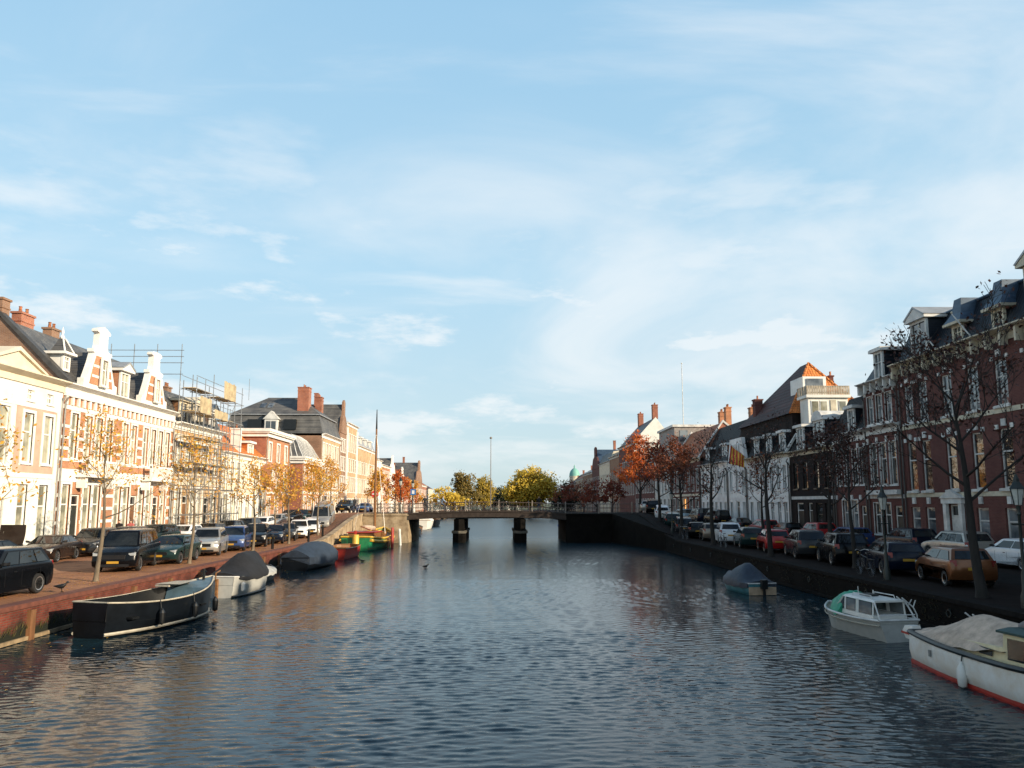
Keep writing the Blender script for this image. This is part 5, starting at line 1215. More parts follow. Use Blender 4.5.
for i,(x,y,h,n,lab) in enumerate(((-15.2,46.5,5.0,700,'golden tree in front of the orange roofed house'),(-15.3,54.5,5.0,700,'slim golden tree before the flat topped brick house'),(-18.5,62,5.6,900,'golden tree before the side wall of the ribbed corner house'),
    (-15.6,64.5,5.4,800,'golden tree left of the silver van'),(-19,76,6.0,1400,'full golden tree behind the silver van'),(-19.5,86,6.2,1500,'orange golden tree before the large slate roofed mansion'))):
    tree(lab,x,y,h,2.1,.09,1.7,lf_gold,bark,n,.085+.002*i,31+i,(0,0),gt_l,levels=3,kids=(8,5,4),twig=.012)
for i,(x,y,h,lf,lab) in enumerate(((-17,104,6.5,lf_gold,'golden tree right beyond the near end of the bridge, left of the barge mast'),(-16.5,118,7.0,lf_flame,'orange tree just right of the barge mast'),(-16.5,128,6.8,lf_flame,'orange tree second right of the barge mast'),(-16.5,140,6.6,lf_gold,'golden tree third right of the barge mast'))):
    tree(lab,x,y,h,2.2,.14,2.4,lf,bark,1500,.15,51+i,(0,0),gt_l,levels=3,kids=(8,5,4),twig=.02)
# right side, dark against the shade
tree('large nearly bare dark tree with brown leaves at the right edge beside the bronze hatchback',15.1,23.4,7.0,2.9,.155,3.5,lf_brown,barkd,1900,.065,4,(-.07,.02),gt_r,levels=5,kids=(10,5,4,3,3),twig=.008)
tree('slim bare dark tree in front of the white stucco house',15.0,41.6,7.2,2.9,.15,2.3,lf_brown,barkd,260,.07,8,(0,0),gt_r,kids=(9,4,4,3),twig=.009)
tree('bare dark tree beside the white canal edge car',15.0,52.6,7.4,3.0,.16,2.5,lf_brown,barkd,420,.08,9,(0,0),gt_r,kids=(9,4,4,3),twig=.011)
tree('brown leaved tree in front of the near black house',19.8,44.5,7.0,2.6,.15,2.5,lf_brown,barkd,1500,.09,10,(0,0),gt_r,kids=(9,4,4,3),twig=.01)
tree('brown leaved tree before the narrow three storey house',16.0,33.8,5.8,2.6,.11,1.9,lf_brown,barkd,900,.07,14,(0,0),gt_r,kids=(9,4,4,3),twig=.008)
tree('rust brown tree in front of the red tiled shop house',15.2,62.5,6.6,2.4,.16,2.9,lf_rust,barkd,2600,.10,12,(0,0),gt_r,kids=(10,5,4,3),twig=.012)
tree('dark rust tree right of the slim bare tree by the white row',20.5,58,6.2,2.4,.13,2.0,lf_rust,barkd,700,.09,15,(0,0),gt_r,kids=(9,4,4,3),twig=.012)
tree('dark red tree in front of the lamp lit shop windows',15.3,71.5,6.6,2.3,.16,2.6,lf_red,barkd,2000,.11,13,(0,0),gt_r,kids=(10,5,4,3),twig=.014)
big_tree('flame orange tree, brightest tree of the right bank, by the bridge ramp',16.6,88,[(0,0,6.6,1.7,1.7,2.2),(-1.4,0,4.6,1.5,1.5,1.3),(1.5,0,4.4,1.6,1.6,1.2),(-.3,0,8.4,1.1,1.1,1.2),(2.6,0,5.3,.9,.9,.8)],lf_flame,4200,.13,3.0,.16,3,group=gt_r)
for i,(x,y,h,w_,lf,lab) in enumerate(((15.2,101,6.2,2.0,lf_red,'dark red tree just left of the flame orange tree'),(15.2,117,6.8,2.2,lf_red,'second dark red tree left of the flame orange tree'),(15.2,135,7.2,2.3,lf_rust,'rust tree third left of the flame orange tree'),(15,156,7.4,2.6,lf_red,'fourth red tree left of the flame orange tree'),(15,180,7.5,2.8,lf_rust,'far rust tree over the right end of the bridge'))):
    big_tree(lab,x,y,[(.3*(-1)**i,0,h*(.70+.05*(i%2)),w_*.75,w_*.75,h*.27),(-w_*.7,0,h*(.46+.05*(i%3)),w_*.6,w_*.6,h*.15),(w_*.65,.3,h*.55,w_*.55,w_*.6,h*.16)],lf,950,.17,2.6,.15,20+i,group=gt_r)
# far end of the canal
g='trees at the far end of the canal'
big_tree('broad golden yellow willow at the far end of the canal right of the bridge mast',8.2,208,[(1.5,0,8,5.4,5,4.4),(-3.6,0,6,3.6,4,3.4),(4.6,0,7,3.4,4,3.6),(0,2,10.5,4,4,2.4),(0,0,4.5,5.5,4,2.6)],lf_yel,11000,.34,3,.4,60,bark,g)
big_tree('olive green tree at the far end, second left of the bridge mast',-12.5,255,[(0,0,9,4,4,5),(1.5,0,5,4.6,4,3)],lf_green,4200,.38,4,.35,61,barkd,g)
big_tree('golden low tree on the left bank end beneath the olive tree',-15,205,[(0,0,4.2,4.0,3,2.6),(3.2,0,3.2,2.6,2.5,1.9)],lf_yel,2600,.33,2,.25,62,bark,g)
big_tree('tall green tree with yellow top just right of the golden low tree',-5.5,262,[(0,0,8,3.6,3.6,4.2),(-1,0,4.6,4,3.6,2.8)],leafmat('yellow_green_leaves',[(.34,.26,.03),(.45,.30,.03),(.18,.15,.03)]),4000,.38,4,.35,63,barkd,g)
big_tree('dark evergreen clump right under the bridge mast',.5,300,[(0,0,5,4.5,4,4),(5.5,0,4.2,4.5,4,3.4),(-3.5,0,3.6,3,3,3)],lf_dark,4200,.42,2,.3,64,barkd,g)
big_tree('dark green trees left foot of the yellow willow',6.0,300,[(0,0,5.5,4,4,4),(6,0,4.5,5,4,3.5)],lf_green,3600,.42,2,.3,65,barkd,g)
big_tree('dark tree at the right bank end under the green dome',21,235,[(0,0,5,4,4,4),(-3,0,4,3,3,3)],lf_dark,3000,.36,2,.3,66,barkd,g)
# ------------------------------------------------------------------ SETTING
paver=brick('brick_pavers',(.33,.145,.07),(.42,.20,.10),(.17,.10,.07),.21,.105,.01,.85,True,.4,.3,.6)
paver_d=brick('shade_painted_pavers',(.020,.014,.012),(.028,.02,.017),(.016,.013,.012),.21,.105,.01,.9,True,.4,.3,.6,spec=.06)  # right bank pavers with the bank's shade put into their colour
asph=mat('worn_brick_road',(.34,.16,.08),.9,var=.3,scale=.5,bump=.2); asphd=mat('shade_painted_road',(.018,.017,.016),.9,spec=.06,var=.3,scale=.5,bump=.2)  # the dark version has the right bank's shade painted into its colour
wallb=brick('quay_brick_red',(.17,.035,.022),(.22,.05,.03),(.14,.09,.07),.22,.07,.009,.8,False,.75,.5,1.1,tide=.5); wallk=brick('quay_brick_shade_painted',(.009,.007,.006),(.013,.010,.008),(.009,.008,.007),.22,.07,.009,.8,False,.6,.5,1.1,spec=.08)  # second brick is dry; its near-black colour stands in for shade
cop=mat('coping_red_brick',(.14,.045,.028),.85,var=.35,scale=3,bump=.2); copd=mat('shade_painted_coping',(.016,.014,.013),.9,spec=.06,var=.35,scale=3)  # second coping is darkened in colour to stand in for shade
tanw=mat('abutment_stone',(.44,.34,.22),.85,var=.45,scale=1.2,bump=.2,c2=(.20,.14,.08)); darks=mat('shade_painted_stone',(.008,.007,.006),.9,spec=.08,var=.4,scale=1.2)  # second stone has the shade of the right abutment put into its colour
ground=mat('grass_and_soil',(.07,.08,.035),.95,var=.4,scale=.05)
ys=list(np.arange(-40,56,4.0))+list(np.arange(56,116,1.0))+[120,140,170,200,250,330]
def strip(name,xs,s_,m,dz=0,kind='structure',y0=-40,y1=330,zf=None):
    b=MB(); yy=[y for y in ys if y0<=y<=y1]
    for i in range(len(yy)-1):
        for j in range(len(xs)-1):
            q=[(s_*xs[j],yy[i]),(s_*xs[j+1],yy[i]),(s_*xs[j+1],yy[i+1]),(s_*xs[j],yy[i+1])]
            b.poly([(x,y,quay_z(x,y)+dz) for x,y in q])
    o=b.build(name,m); 
    for p in o.data.polygons: p.use_smooth=True
    tag(o,kind=kind); return o
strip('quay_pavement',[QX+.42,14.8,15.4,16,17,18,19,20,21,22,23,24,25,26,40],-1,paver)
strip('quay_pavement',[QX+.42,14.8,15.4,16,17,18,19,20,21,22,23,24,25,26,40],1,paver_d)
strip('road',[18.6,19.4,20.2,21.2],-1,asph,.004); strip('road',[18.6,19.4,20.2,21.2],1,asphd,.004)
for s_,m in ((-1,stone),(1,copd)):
    b=MB(); b.box(s_*24.3 if s_<0 else 24.3,s_*24.15 if s_<0 else 24.15,-40,330,G+.0,G+.6); 
    b=MB()
    yy=[y for y in ys]
    for i in range(len(yy)-1):
        p=[]
        for x in (24.1,24.25,26): p.append([(s_*x,yy[i],quay_z(s_*x,yy[i])+(.13)),(s_*x,yy[i+1],quay_z(s_*x,yy[i+1])+.13)])
        b.poly([p[0][0],p[0][1],p[2][1],p[2][0]])
        lo=[(q[0],q[1],q[2]-.2) for q in p[0]]; b.poly([p[0][0],p[0][1],lo[1],lo[0]])
    o=b.build('sidewalk',[m]); tag(o,kind='structure')
for s_ in(-1,1):
    b=MB(); b.poly([(s_*39.9,-400,G-.02),(s_*900,-400,G-.02),(s_*900,2500,G-.02),(s_*39.9,2500,G-.02)]); tag(b.build('ground',ground),kind='structure')
b=MB(); b.poly([(-39.9,330,G-.02),(39.9,330,G-.02),(39.9,2500,G-.02),(-39.9,2500,G-.02)]); b.poly([(-39.9,330,G-.02),(39.9,330,G-.02),(39.9,330,-1),(-39.9,330,-1)]); tag(b.build('ground',ground),kind='structure')
# quay walls
for s_,wm,cm,lab in ((-1,wallb,cop,'red brick quay wall along the left bank of the canal'),(1,wallk,copd,'brick quay wall coloured dark for shade along the right bank of the canal')):
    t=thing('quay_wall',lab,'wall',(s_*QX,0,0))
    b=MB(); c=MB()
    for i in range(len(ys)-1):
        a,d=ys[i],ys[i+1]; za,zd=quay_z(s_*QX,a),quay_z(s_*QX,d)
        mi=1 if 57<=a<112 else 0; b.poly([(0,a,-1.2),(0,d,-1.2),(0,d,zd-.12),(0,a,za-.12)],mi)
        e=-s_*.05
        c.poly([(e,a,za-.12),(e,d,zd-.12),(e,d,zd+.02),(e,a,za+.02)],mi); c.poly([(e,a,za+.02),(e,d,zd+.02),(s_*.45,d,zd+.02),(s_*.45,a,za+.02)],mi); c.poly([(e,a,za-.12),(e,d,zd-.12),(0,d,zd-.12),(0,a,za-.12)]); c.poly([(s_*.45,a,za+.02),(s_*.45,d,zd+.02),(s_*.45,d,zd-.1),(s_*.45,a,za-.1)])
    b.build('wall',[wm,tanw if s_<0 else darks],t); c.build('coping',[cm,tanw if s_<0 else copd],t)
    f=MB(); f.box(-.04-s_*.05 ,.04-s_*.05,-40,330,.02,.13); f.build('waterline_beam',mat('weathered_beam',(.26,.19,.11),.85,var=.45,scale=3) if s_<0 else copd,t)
    if s_>0:
        gr_=MB(); rnd=random.Random(9)
        for k in range(260):
            y0_=rnd.choice([28.5,33,36.5,41,47,24]); y=y0_+rnd.gauss(0,.7); z=rnd.uniform(.25,.95)
            for j in range(4): a=rnd.uniform(-1,1); L_=rnd.uniform(.06,.2); gr_.poly([(-.01,y-.015,z),(-.01,y+.015,z),(-.09,y+a*L_,z+L_*rnd.uniform(-.3,1))])
        gr_.build('wall_weeds',leafmat('damp_wall_weeds',[(.05,.05,.025),(.09,.08,.04),(.03,.04,.02)]),t)['kind']='stuff'
        for k in range(9):
            y=18+k*5.2; q=MB(); n=12; q.tube([(-.06,y+.11*math.cos(2*math.pi*j/n),.62+.11*math.sin(2*math.pi*j/n)) for j in range(n+1)],.018,5); q.box(-.06,.0,y-.03,y+.03,.70,.76); q.build('mooring_ring',darkmetal,t)
    if s_<0:
        for k in range(26):
            y=16.5+k*3.1
            if 57<y<80: continue
            q=MB(); q.box(-.03,.12,-.12,.12,-.5,quay_z(-QX,y)-.2); q.build('fender_pile',[brownwood],t,loc=(0,y,0))
        gr_=MB(); rnd=random.Random(5)
        for k in range(160):
            y=rnd.uniform(17,30); z=rnd.uniform(.18,.42); 
            for j in range(4): a=rnd.uniform(-.4,.4); L_=rnd.uniform(.08,.26); gr_.poly([(.01,y-.01,z),(.01,y+.01,z),(.08,y+a*L_,z+L_)])
        gr_.build('wall_weeds',leafmat('dry_weeds',[(.20,.17,.07),(.12,.13,.04),(.28,.22,.1)]),t); t.children[-1]['kind']='stuff' if False else 'stuff'
# water --------------------------------------------------------------------
wm,nt,b=nodes('canal_water'); L=nt.links.new
b.inputs['Base Color'].default_value=(.009,.026,.035,1); b.inputs['Roughness'].default_value=.04; b.inputs['IOR'].default_value=1.37
tc=N(nt,'ShaderNodeTexCoord'); prev=None
for sc,st_,strength,dist in (((.8,1.6,1),9.0,.25,.012),((.8,1.5,1),3.2,.22,.03)):
    mp=N(nt,'ShaderNodeMapping'); mp.inputs['Scale'].default_value=sc; mp.inputs['Rotation'].default_value=(0,0,R(12)); L(tc.outputs['Object'],mp.inputs[0])
    n=N(nt,'ShaderNodeTexNoise'); n.inputs['Scale'].default_value=st_; n.inputs['Detail'].default_value=3; n.inputs['Roughness'].default_value=.55; L(mp.outputs[0],n.inputs['Vector'])
    bp=N(nt,'ShaderNodeBump'); bp.inputs['Strength'].default_value=strength; bp.inputs['Distance'].default_value=dist; L(n.outputs['Fac'],bp.inputs['Height'])
    if prev: L(prev.outputs[0],bp.inputs['Normal'])
    prev=bp
L(prev.outputs[0],b.inputs['Normal'])
sp=N(nt,'ShaderNodeSeparateXYZ'); L(tc.outputs['Object'],sp.inputs[0]); rr=N(nt,'ShaderNodeMapRange'); rr.inputs['From Min'].default_value=22; rr.inputs['From Max'].default_value=95; rr.inputs['To Min'].default_value=.05; rr.inputs['To Max'].default_value=.30; L(sp.outputs[1],rr.inputs['Value']); L(rr.outputs[0],b.inputs['Roughness'])   # ripples too small to see far off
def water():
    rng=np.random.RandomState(4); X=np.arange(-QX-.2,QX+.21,.07); Y1=np.concatenate([np.arange(8,24,.045),np.arange(24,40,.09),np.arange(40,70,.18),np.arange(70,120,.5)])
    gx,gy=np.meshgrid(X,Y1); z=np.zeros_like(gx)
    for k in range(80):
        lam=.11*(.40/.11)**rng.rand(); th=rng.normal(R(83),R(24)); amp=.042*lam/6.28*rng.uniform(.5,1.4)*(1.25 if lam>.4 else 1)
        kx,ky=2*np.pi/lam*np.cos(th),2*np.pi/lam*np.sin(th); ph=rng.rand()*6.28
        ymax=24 if lam<.20 else (42 if lam<.32 else 80)
        w=np.clip((ymax-gy)/(ymax*.25),0,1)
        mod=.55+.45*np.sin(gx*rng.uniform(.2,.9)+gy*rng.uniform(.05,.5)+rng.rand()*6.28)
        z+=amp*np.sin(kx*gx+ky*gy+ph+.35*np.sin(gx*.7+gy*.3))*mod*w
    z*=np.clip((118-gy)/50,0,1)*(.85+.3*np.sin(gx*.31+gy*.17+1)*np.sin(gy*.23-gx*.12)+.22*np.sin(gx*.9-gy*.41+2)*np.sin(gx*.15+gy*.6))   # gusts
    ny,nx=gx.shape; v=np.stack([gx,gy,z],-1).reshape(-1,3)
    i=np.arange((ny-1)*(nx-1)); r=i//(nx-1); c=i%(nx-1); a=r*nx+c
    f=np.stack([a,a+1,a+nx+1,a+nx],-1)
    me=bpy.data.meshes.new('water'); me.vertices.add(len(v)); me.vertices.foreach_set('co',v.ravel().astype(np.float32))
    me.loops.add(f.size); me.loops.foreach_set('vertex_index',f.ravel().astype(np.int32)); me.polygons.add(len(f)); me.polygons.foreach_set('loop_start',(np.arange(len(f))*4).astype(np.int32))
    me.polygons.foreach_set('use_smooth',np.ones(len(f),bool)); me.update(calc_edges=True); me.validate()
    me.materials.append(wm); o=bpy.data.objects.new('water',me); COL.objects.link(o); tag(o,kind='structure')
    m=MB(); m.poly([(-14.1,119.5,0),(14.1,119.5,0),(14.1,331,0),(-14.1,331,0)]); m.poly([(-14.1,-60,0),(14.1,-60,0),(14.1,8,0),(-14.1,8,0)]); tag(m.build('water',wm),kind='structure')
water()
# fallen leaves on the left pavement and afloat
rnd=random.Random(8); lv=MB()
for k in range(1500):
    ty=rnd.choice([22.4,28.7,37,46.5,54.5,64.5]); x=-15.4+rnd.gauss(0,1.3); y=ty+rnd.gauss(0,2.4)
    if x>-14.5 or x<-21: continue
    a=rnd.uniform(0,6.28); s_=rnd.uniform(.03,.06); z=quay_z(x,y)+.012+rnd.random()*.008
    lv.poly([(x+s_*math.cos(a),y+s_*math.sin(a),z),(x-s_*.5*math.sin(a),y+s_*.5*math.cos(a),z+.008),(x-s_*math.cos(a),y-s_*math.sin(a),z),(x+s_*.5*math.sin(a),y-s_*.5*math.cos(a),z+.01)])
tag(lv.build('fallen_leaves',lf_gold),'golden leaves lying on the brick paving under the young left quay trees','fallen leaves',kind='stuff')
lv=MB()
for k in range(260):
    x=-13.6+abs(rnd.gauss(0,3.2)); y=rnd.uniform(13,60); a=rnd.uniform(0,6.28); s_=rnd.uniform(.03,.06); z=.035
    lv.poly([(x+s_*math.cos(a),y+s_*math.sin(a),z),(x-s_*.5*math.sin(a),y+s_*.5*math.cos(a),z+.006),(x-s_*math.cos(a),y-s_*math.sin(a),z),(x+s_*.5*math.sin(a),y-s_*.5*math.cos(a),z+.006)])
tag(lv.build('floating_leaves',lf_gold),'fallen leaves floating on the water along the left quay','floating leaves',kind='stuff')
# bridge ---------------------------------------------------------------------
ironw=mat('bridge_iron',(.045,.034,.028),.6,spec=.2,var=.3); ironr=mat('bridge_rail_paint',(.09,.06,.05),.6,var=.3); railp=mat('rail_post_pale',(.20,.17,.14),.6)
br=thing('bridge','low flat road bridge on two dark stone piers crossing the canal','bridge',(0,76,0))
DZ=2.92; x0,x1=-9.3,6.75
def BA(x): return .2*max(0,math.sin(math.pi*(x-x0)/(x1-x0))) if x0<x<x1 else 0
d=MB(); n=16; xs_=[x0-4.6]+[x0+(x1-x0)*k/n for k in range(n+1)]+[x1+7.2]; d.prism([(x,DZ+BA(x)) for x in xs_]+[(x,DZ+BA(x)-.18) for x in xs_[::-1]],0.02,9.75,'y'); d.build('deck',asphd,br)
wg=MB(); wg.rings([[(11.4,75.95-76,-1.2),(14.2,75.95-76,-1.2),(14.2,61-76,-1.2)],[(11.4,75.95-76,DZ+.02),(14.2,75.95-76,DZ+.02),(14.2,61-76,1.35)]]); wg.build('wing_wall',darks,br)
for y in (0,9.8):
    g=MB(); n=12
    top=[(x0+(x1-x0)*k/n,DZ+.06+.23*math.sin(math.pi*k/n)) for k in range(n+1)]; bot=[(x0+(x1-x0)*k/n,DZ-.60+.27*math.sin(math.pi*k/n)) for k in range(n+1)]
    g.prism(top+bot[::-1],y-.1,y+.1 if y else y-.02,'y')
    g.prism([(p[0],p[1]-.02) for p in top]+[(p[0],p[1]-.14) for p in top[::-1]],y-.16,y-.1,'y')
    g.build('girder',ironw,br)
for k in range(7):
    g=MB(); g.box(x0,x1,1+k*1.3,1.2+k*1.3,DZ-.5,DZ-.19); g.build('floor_beam',blackpaint,br)
for x in (-4.15,2.1):
    g=MB(); 
    g.prism([(x-.62,-.1),(x,-.5),(x+.62,-.1),(x+.62,10.1),(x,10.5),(x-.62,10.1)],-1.5,1.15,'z',0); g.prism([(x-.52,0),(x,-.3),(x+.52,0),(x+.52,10),(x,10.3),(x-.52,10)],1.15,DZ-.56,'z',0); g.prism([(x-.72,-.2),(x,-.6),(x+.72,-.2),(x+.72,10.2),(x,10.6),(x-.72,10.2)],.95,1.2,'z',1)
    g.build('pier',[darks,mat('pier_cap',(.10,.09,.07),.9,var=.5,scale=3)],br)
for nm,a,b_,m in (('abutment',-QX-.3,x0+.05,tanw),('abutment',x1-.05,QX+.3,darks)):
    g=MB(); g.box(a,b_,-.02,10.02,-1.2,DZ-.19); g.box(a,b_,-.12,.3,DZ-.19,DZ+.02); g.build(nm,m,br)
for y in (.15,9.85):
    r_=MB()
    for z in (.98,.55,.15): r_.tube([(x0-4.6,y,DZ+z)]+[(x0+(x1-x0)*k/12,y,DZ+z+BA(x0+(x1-x0)*k/12)) for k in range(13)]+[(x1+7.2,y,DZ+z)],.035 if z>.9 else .02,5)
    n=84
    for k in range(n+1):
        x=x0-4.6+k*(x1-x0+11.8)/n; b_=BA(x)
        r_.tube([(x,y,DZ+.0+b_),(x,y,DZ+.96+b_)],.012,4)
    r_.build('railing',ironr,br)
    for k in range(9):
        x=x0-4.4+k*3.4; p=MB(); zz=DZ+BA(x); p.box(x-.06,x+.06,y-.06,y+.06,zz,zz+1.12); p.lathe([(.08,zz+1.12),(.02,zz+1.22)],(x,y,0),8); p.build('rail_post',railp,br)
# second far bridge
b2=thing('distant_bridge','far second bridge seen as a dark bar through the spans of the near bridge','bridge',(0,222,0))
d=MB(); d.box(-14.3,14.3,0,8,1.25,1.75); d.build('deck',ironw,b2)
for x in (-8,-3,8): g=MB(); g.box(x-.7,x+.7,.2,7.8,-1,1.25); g.build('pier',darks,b2)
r_=MB(); 
for z in (2.2,2.6): r_.tube([(-14.3,.1,z),(14.3,.1,z)],.04,4)
r_.build('railing',ironr,b2)
# ------------------------------------------------------------------ lamps, masts, signs
lampglass=mat('lantern_glass',(.55,.55,.5),.15)
def lantern(label,X,Y,h,z=None,group='old lantern posts along the quays'):
    t=thing('street_lamp',label,'street lamp',(X,Y,quay_z(X,Y) if z is None else z),0,group)
    p=MB(); p.lathe([(.17,0),(.17,.35),(.11,.5),(.09,1.0),(.055,1.15),(.05,h-.3),(.08,h-.25),(.05,h-.15),(.09,h)],(0,0,0),10); p.tube([(-.3,0,h-.55),(.3,0,h-.55)],.025,5); p.build('post',darkmetal,t,40)
    g=MB(); g.rings([[(r*math.cos(a),r*math.sin(a),z_) for a in [math.pi/3*k for k in range(6)]] for r,z_ in ((.12,h+.03),(.22,h+.50))]); g.build('lantern',lampglass,t)
    g=MB(); g.rings([[(r*math.cos(a),r*math.sin(a),z_) for a in [math.pi/3*k for k in range(6)]] for r,z_ in ((.27,h+.505),(.2,h+.6),(.11,h+.72),(.1,h+.8),(.03,h+.95))]); 
    for k in range(6): a=math.pi/3*k; g.tube([(.125*math.cos(a),.125*math.sin(a),h),(.225*math.cos(a),.225*math.sin(a),h+.51)],.014,4)
    g.build('lantern_cap',darkmetal,t)
    t.scale=(.8,.8,.95); return t
lantern('old iron lantern post at the right edge by the big tree',14.75,21.0,3.0)
lantern('old iron lantern post between the dark blue estate and the narrow brick house',14.9,28.8,2.8)
lantern('lantern post near the champagne hatchback on the right quay',14.9,64.5,3.0)
lantern('lantern post on the near left end of the bridge',-10.2,76.5,3.0,DZ)
lantern('lantern post at the far left corner of the bridge',-10.0,85.5,3.0,DZ)
def mast(name,label,X,Y,z0,h,r,m,top=None,cat='mast'):
    t=thing(name,label,cat,(X,Y,z0)); p=MB(); p.lathe([(r*2.4,0),(r*2.4,.3),(r,.35),(r*.55,h)],(0,0,0),8); p.build('pole',m,t)
    p=MB(); p.lathe([(.01,h),(.13,h+.05),(.13,h+.17),(.01,h+.25)],(0,0,0),8); p.build('finial',m,t); return t
mast('flagpole','tall thin bare flagpole standing on the middle of the bridge',-.95,77,DZ+.3,7.4,.05,railp,cat='flagpole')
mast('radio_mast','very tall thin white mast rising behind the red tiled house',31,124,G,26.5,.10,greywhite)
sg=[(-12.6,75.2,2.65,'no_entry_sign','round red and white no entry sign left of the bridge','r'),(-8.9,76.6,DZ,'blue_sign','small blue and white square sign at the left end of the bridge','b')]
signred=mat('sign_red',(.55,.03,.03),.4); signblue=mat('sign_blue',(.03,.16,.42),.4); signwhite=mat('sign_white',(.8,.8,.8),.4)
for x,y,z,nm,lab,k in sg:
    t=thing(nm,lab,'road sign',(x,y,z)); p=MB(); p.tube([(0,0,0),(0,0,2.5)],.035,6); p.build('post',steel,t)
    p=MB()
    if k=='r': p.lathe([(.01,-.02),(.34,-.02),(.34,.02),(.01,.02)],(0,-.05,2.25),20,0,'y'); p.build('sign_disc',signred,t); p=MB(); p.box(-.24,.24,-.09,-.072,2.19,2.31); p.build('white_bar',signwhite,t)
    else: p.box(-.28,.28,-.06,-.03,1.9,2.5); p.build('sign_panel',signblue,t); p=MB(); p.box(-.13,.13,-.08,-.062,2.02,2.36); p.build('white_panel',signwhite,t)
# striped flag hanging from the gabled white house
t=thing('striped_flag','red and yellow striped flag hanging from the white gabled house','flag',(FX-.1,75.9,8.6)); p=MB(); p.tube([(0,0,0),(-1.7,0,1.5)],.035,6); p.build('pole',greywhite,t)
fm=mat('flag_cloth',(.55,.05,.03),.7); fm2=mat('flag_cloth_yellow',(.75,.42,.06),.7); p=MB(); n=10
for i in range(n):
    for j in range(4):
        def fp(i,j): u=i/n; v=j/4; return (-1.55+1.35*u-.25*v*(1-u),.14*math.sin(u*6+v*2),1.32-1.2*u*(1-.1*v)-1.9*v*(1-.35*u))
        p.poly([fp(i,j),fp(i+1,j),fp(i+1,j+1),fp(i,j+1)],i%2)
p.build('cloth',[fm,fm2],t)
# ------------------------------------------------------------------ people, bicycles, birds
skin=mat('skin',(.50,.30,.21),.6,var=.08); hairm=mat('dark_hair',(.03,.02,.015),.7); 
def person(label,X,Y,z,rz,top,legs,pose='stand',group=None,height=1.72,hair=hairm):
    J={'pel':(0,0,.93),'sp':(0,.0,1.15),'ch':(0,0,1.38),'nk':(0,.0,1.50),'hd':(0,.02,1.60),'ht':(0,.03,1.74)}
    sw=.16 if pose=='walk' else .03
    E=[('pel','sp'),('sp','ch'),('ch','nk'),('nk','hd'),('hd','ht')]; r={'pel':.145,'sp':.125,'ch':.15,'nk':.055,'hd':.088,'ht':.07}
    for s_,n_ in((1,'l'),(-1,'r')):
        if pose=='ride':
            J.update({n_+'h':(s_*.1,0,.9),n_+'k':(s_*.12,.36,.66 if s_>0 else .74),n_+'a':(s_*.12,.2,.24 if s_>0 else .38),n_+'t':(s_*.12,.36,.2 if s_>0 else .34),n_+'s':(s_*.19,0.08,1.42),n_+'e':(s_*.24,.26,1.2),n_+'w':(s_*.24,.48,1.1),n_+'f':(s_*.24,.55,1.08)})
        else: J.update({n_+'h':(s_*.1,0,.88),n_+'k':(s_*.11,s_*sw+.03,.48),n_+'a':(s_*.11,s_*sw*1.7-.04,.09),n_+'t':(s_*.12,s_*sw*1.7+.13,.04),n_+'s':(s_*.19,0,1.42),n_+'e':(s_*.25,-s_*sw*.8-.02,1.14),n_+'w':(s_*.26,-s_*sw+.08,.90),n_+'f':(s_*.26,-s_*sw+.11,.80)})
        E+=[('pel',n_+'h'),(n_+'h',n_+'k'),(n_+'k',n_+'a'),(n_+'a',n_+'t'),('ch',n_+'s'),(n_+'s',n_+'e'),(n_+'e',n_+'w'),(n_+'w',n_+'f')]
        r.update({n_+'h':.1,n_+'k':.065,n_+'a':.045,n_+'t':.035,n_+'s':.07,n_+'e':.048,n_+'w':.035,n_+'f':.03})
    if pose=='ride':
        for k in ('ch','nk','hd','ht'): x_,y_,z_=J[k]; J[k]=(x_,y_+.1+.1*(z_-1.38),z_)
    ks=list(J); me=bpy.data.meshes.new('t'); me.from_pydata([J[k] for k in ks],[(ks.index(a),ks.index(b)) for a,b in E],[])
    o=bpy.data.objects.new('t',me); COL.objects.link(o); sk=o.modifiers.new('s','SKIN'); o.modifiers.new('u','SUBSURF').render_levels=2; o.modifiers['u'].levels=2
    lay=me.skin_vertices[0] if me.skin_vertices else None
    if lay is None:
        bm=bmesh.new(); bm.from_mesh(me); bm.verts.layers.skin.verify(); bm.to_mesh(me); bm.free(); lay=me.skin_vertices[0]
    for i,k in enumerate(ks): lay.data[i].radius=(r[k],r[k]*(.8 if k in('pel','sp','ch') else 1)); lay.data[i].use_root=(k=='pel')
    dg=bpy.context.evaluated_depsgraph_get(); me2=bpy.data.meshes.new_from_object(o.evaluated_get(dg)); bpy.data.objects.remove(o)
    me2.materials.clear()
    for m in (legs,top,skin,hair,tyre): me2.materials.append(m)
    for p in me2.polygons:
        c=p.center; p.use_smooth=True; a=2 if c.z>1.53 else (1 if c.z>.93 else 0)
        if c.z<.11 and pose!='ride': a=4
        if abs(c.x)>.2 and (c.z<.88 if pose!='ride' else c.y>.5): a=2
        elif abs(c.x)>.19 and c.z>.85: a=1
        if c.z>1.66 or (c.z>1.56 and c.y<(0.0 if pose!='ride' else .1)): a=3
        p.material_index=a
    f=thing('person',label,'person',(X,Y,z),rz,group); f.scale=(height/1.78,)*3; me2.name='body'; link('body',me2,f)
    hd=J['hd']; q=MB(); q.rings([[(.03,hd[1]+.07,1.60),(-.03,hd[1]+.07,1.60),(-.012,hd[1]+.08,1.64),(.012,hd[1]+.08,1.64)],[(.015,hd[1]+.105,1.605),(-.015,hd[1]+.105,1.605),(-.006,hd[1]+.09,1.64),(.006,hd[1]+.09,1.64)]]); q.build('nose',skin,f)
    return f
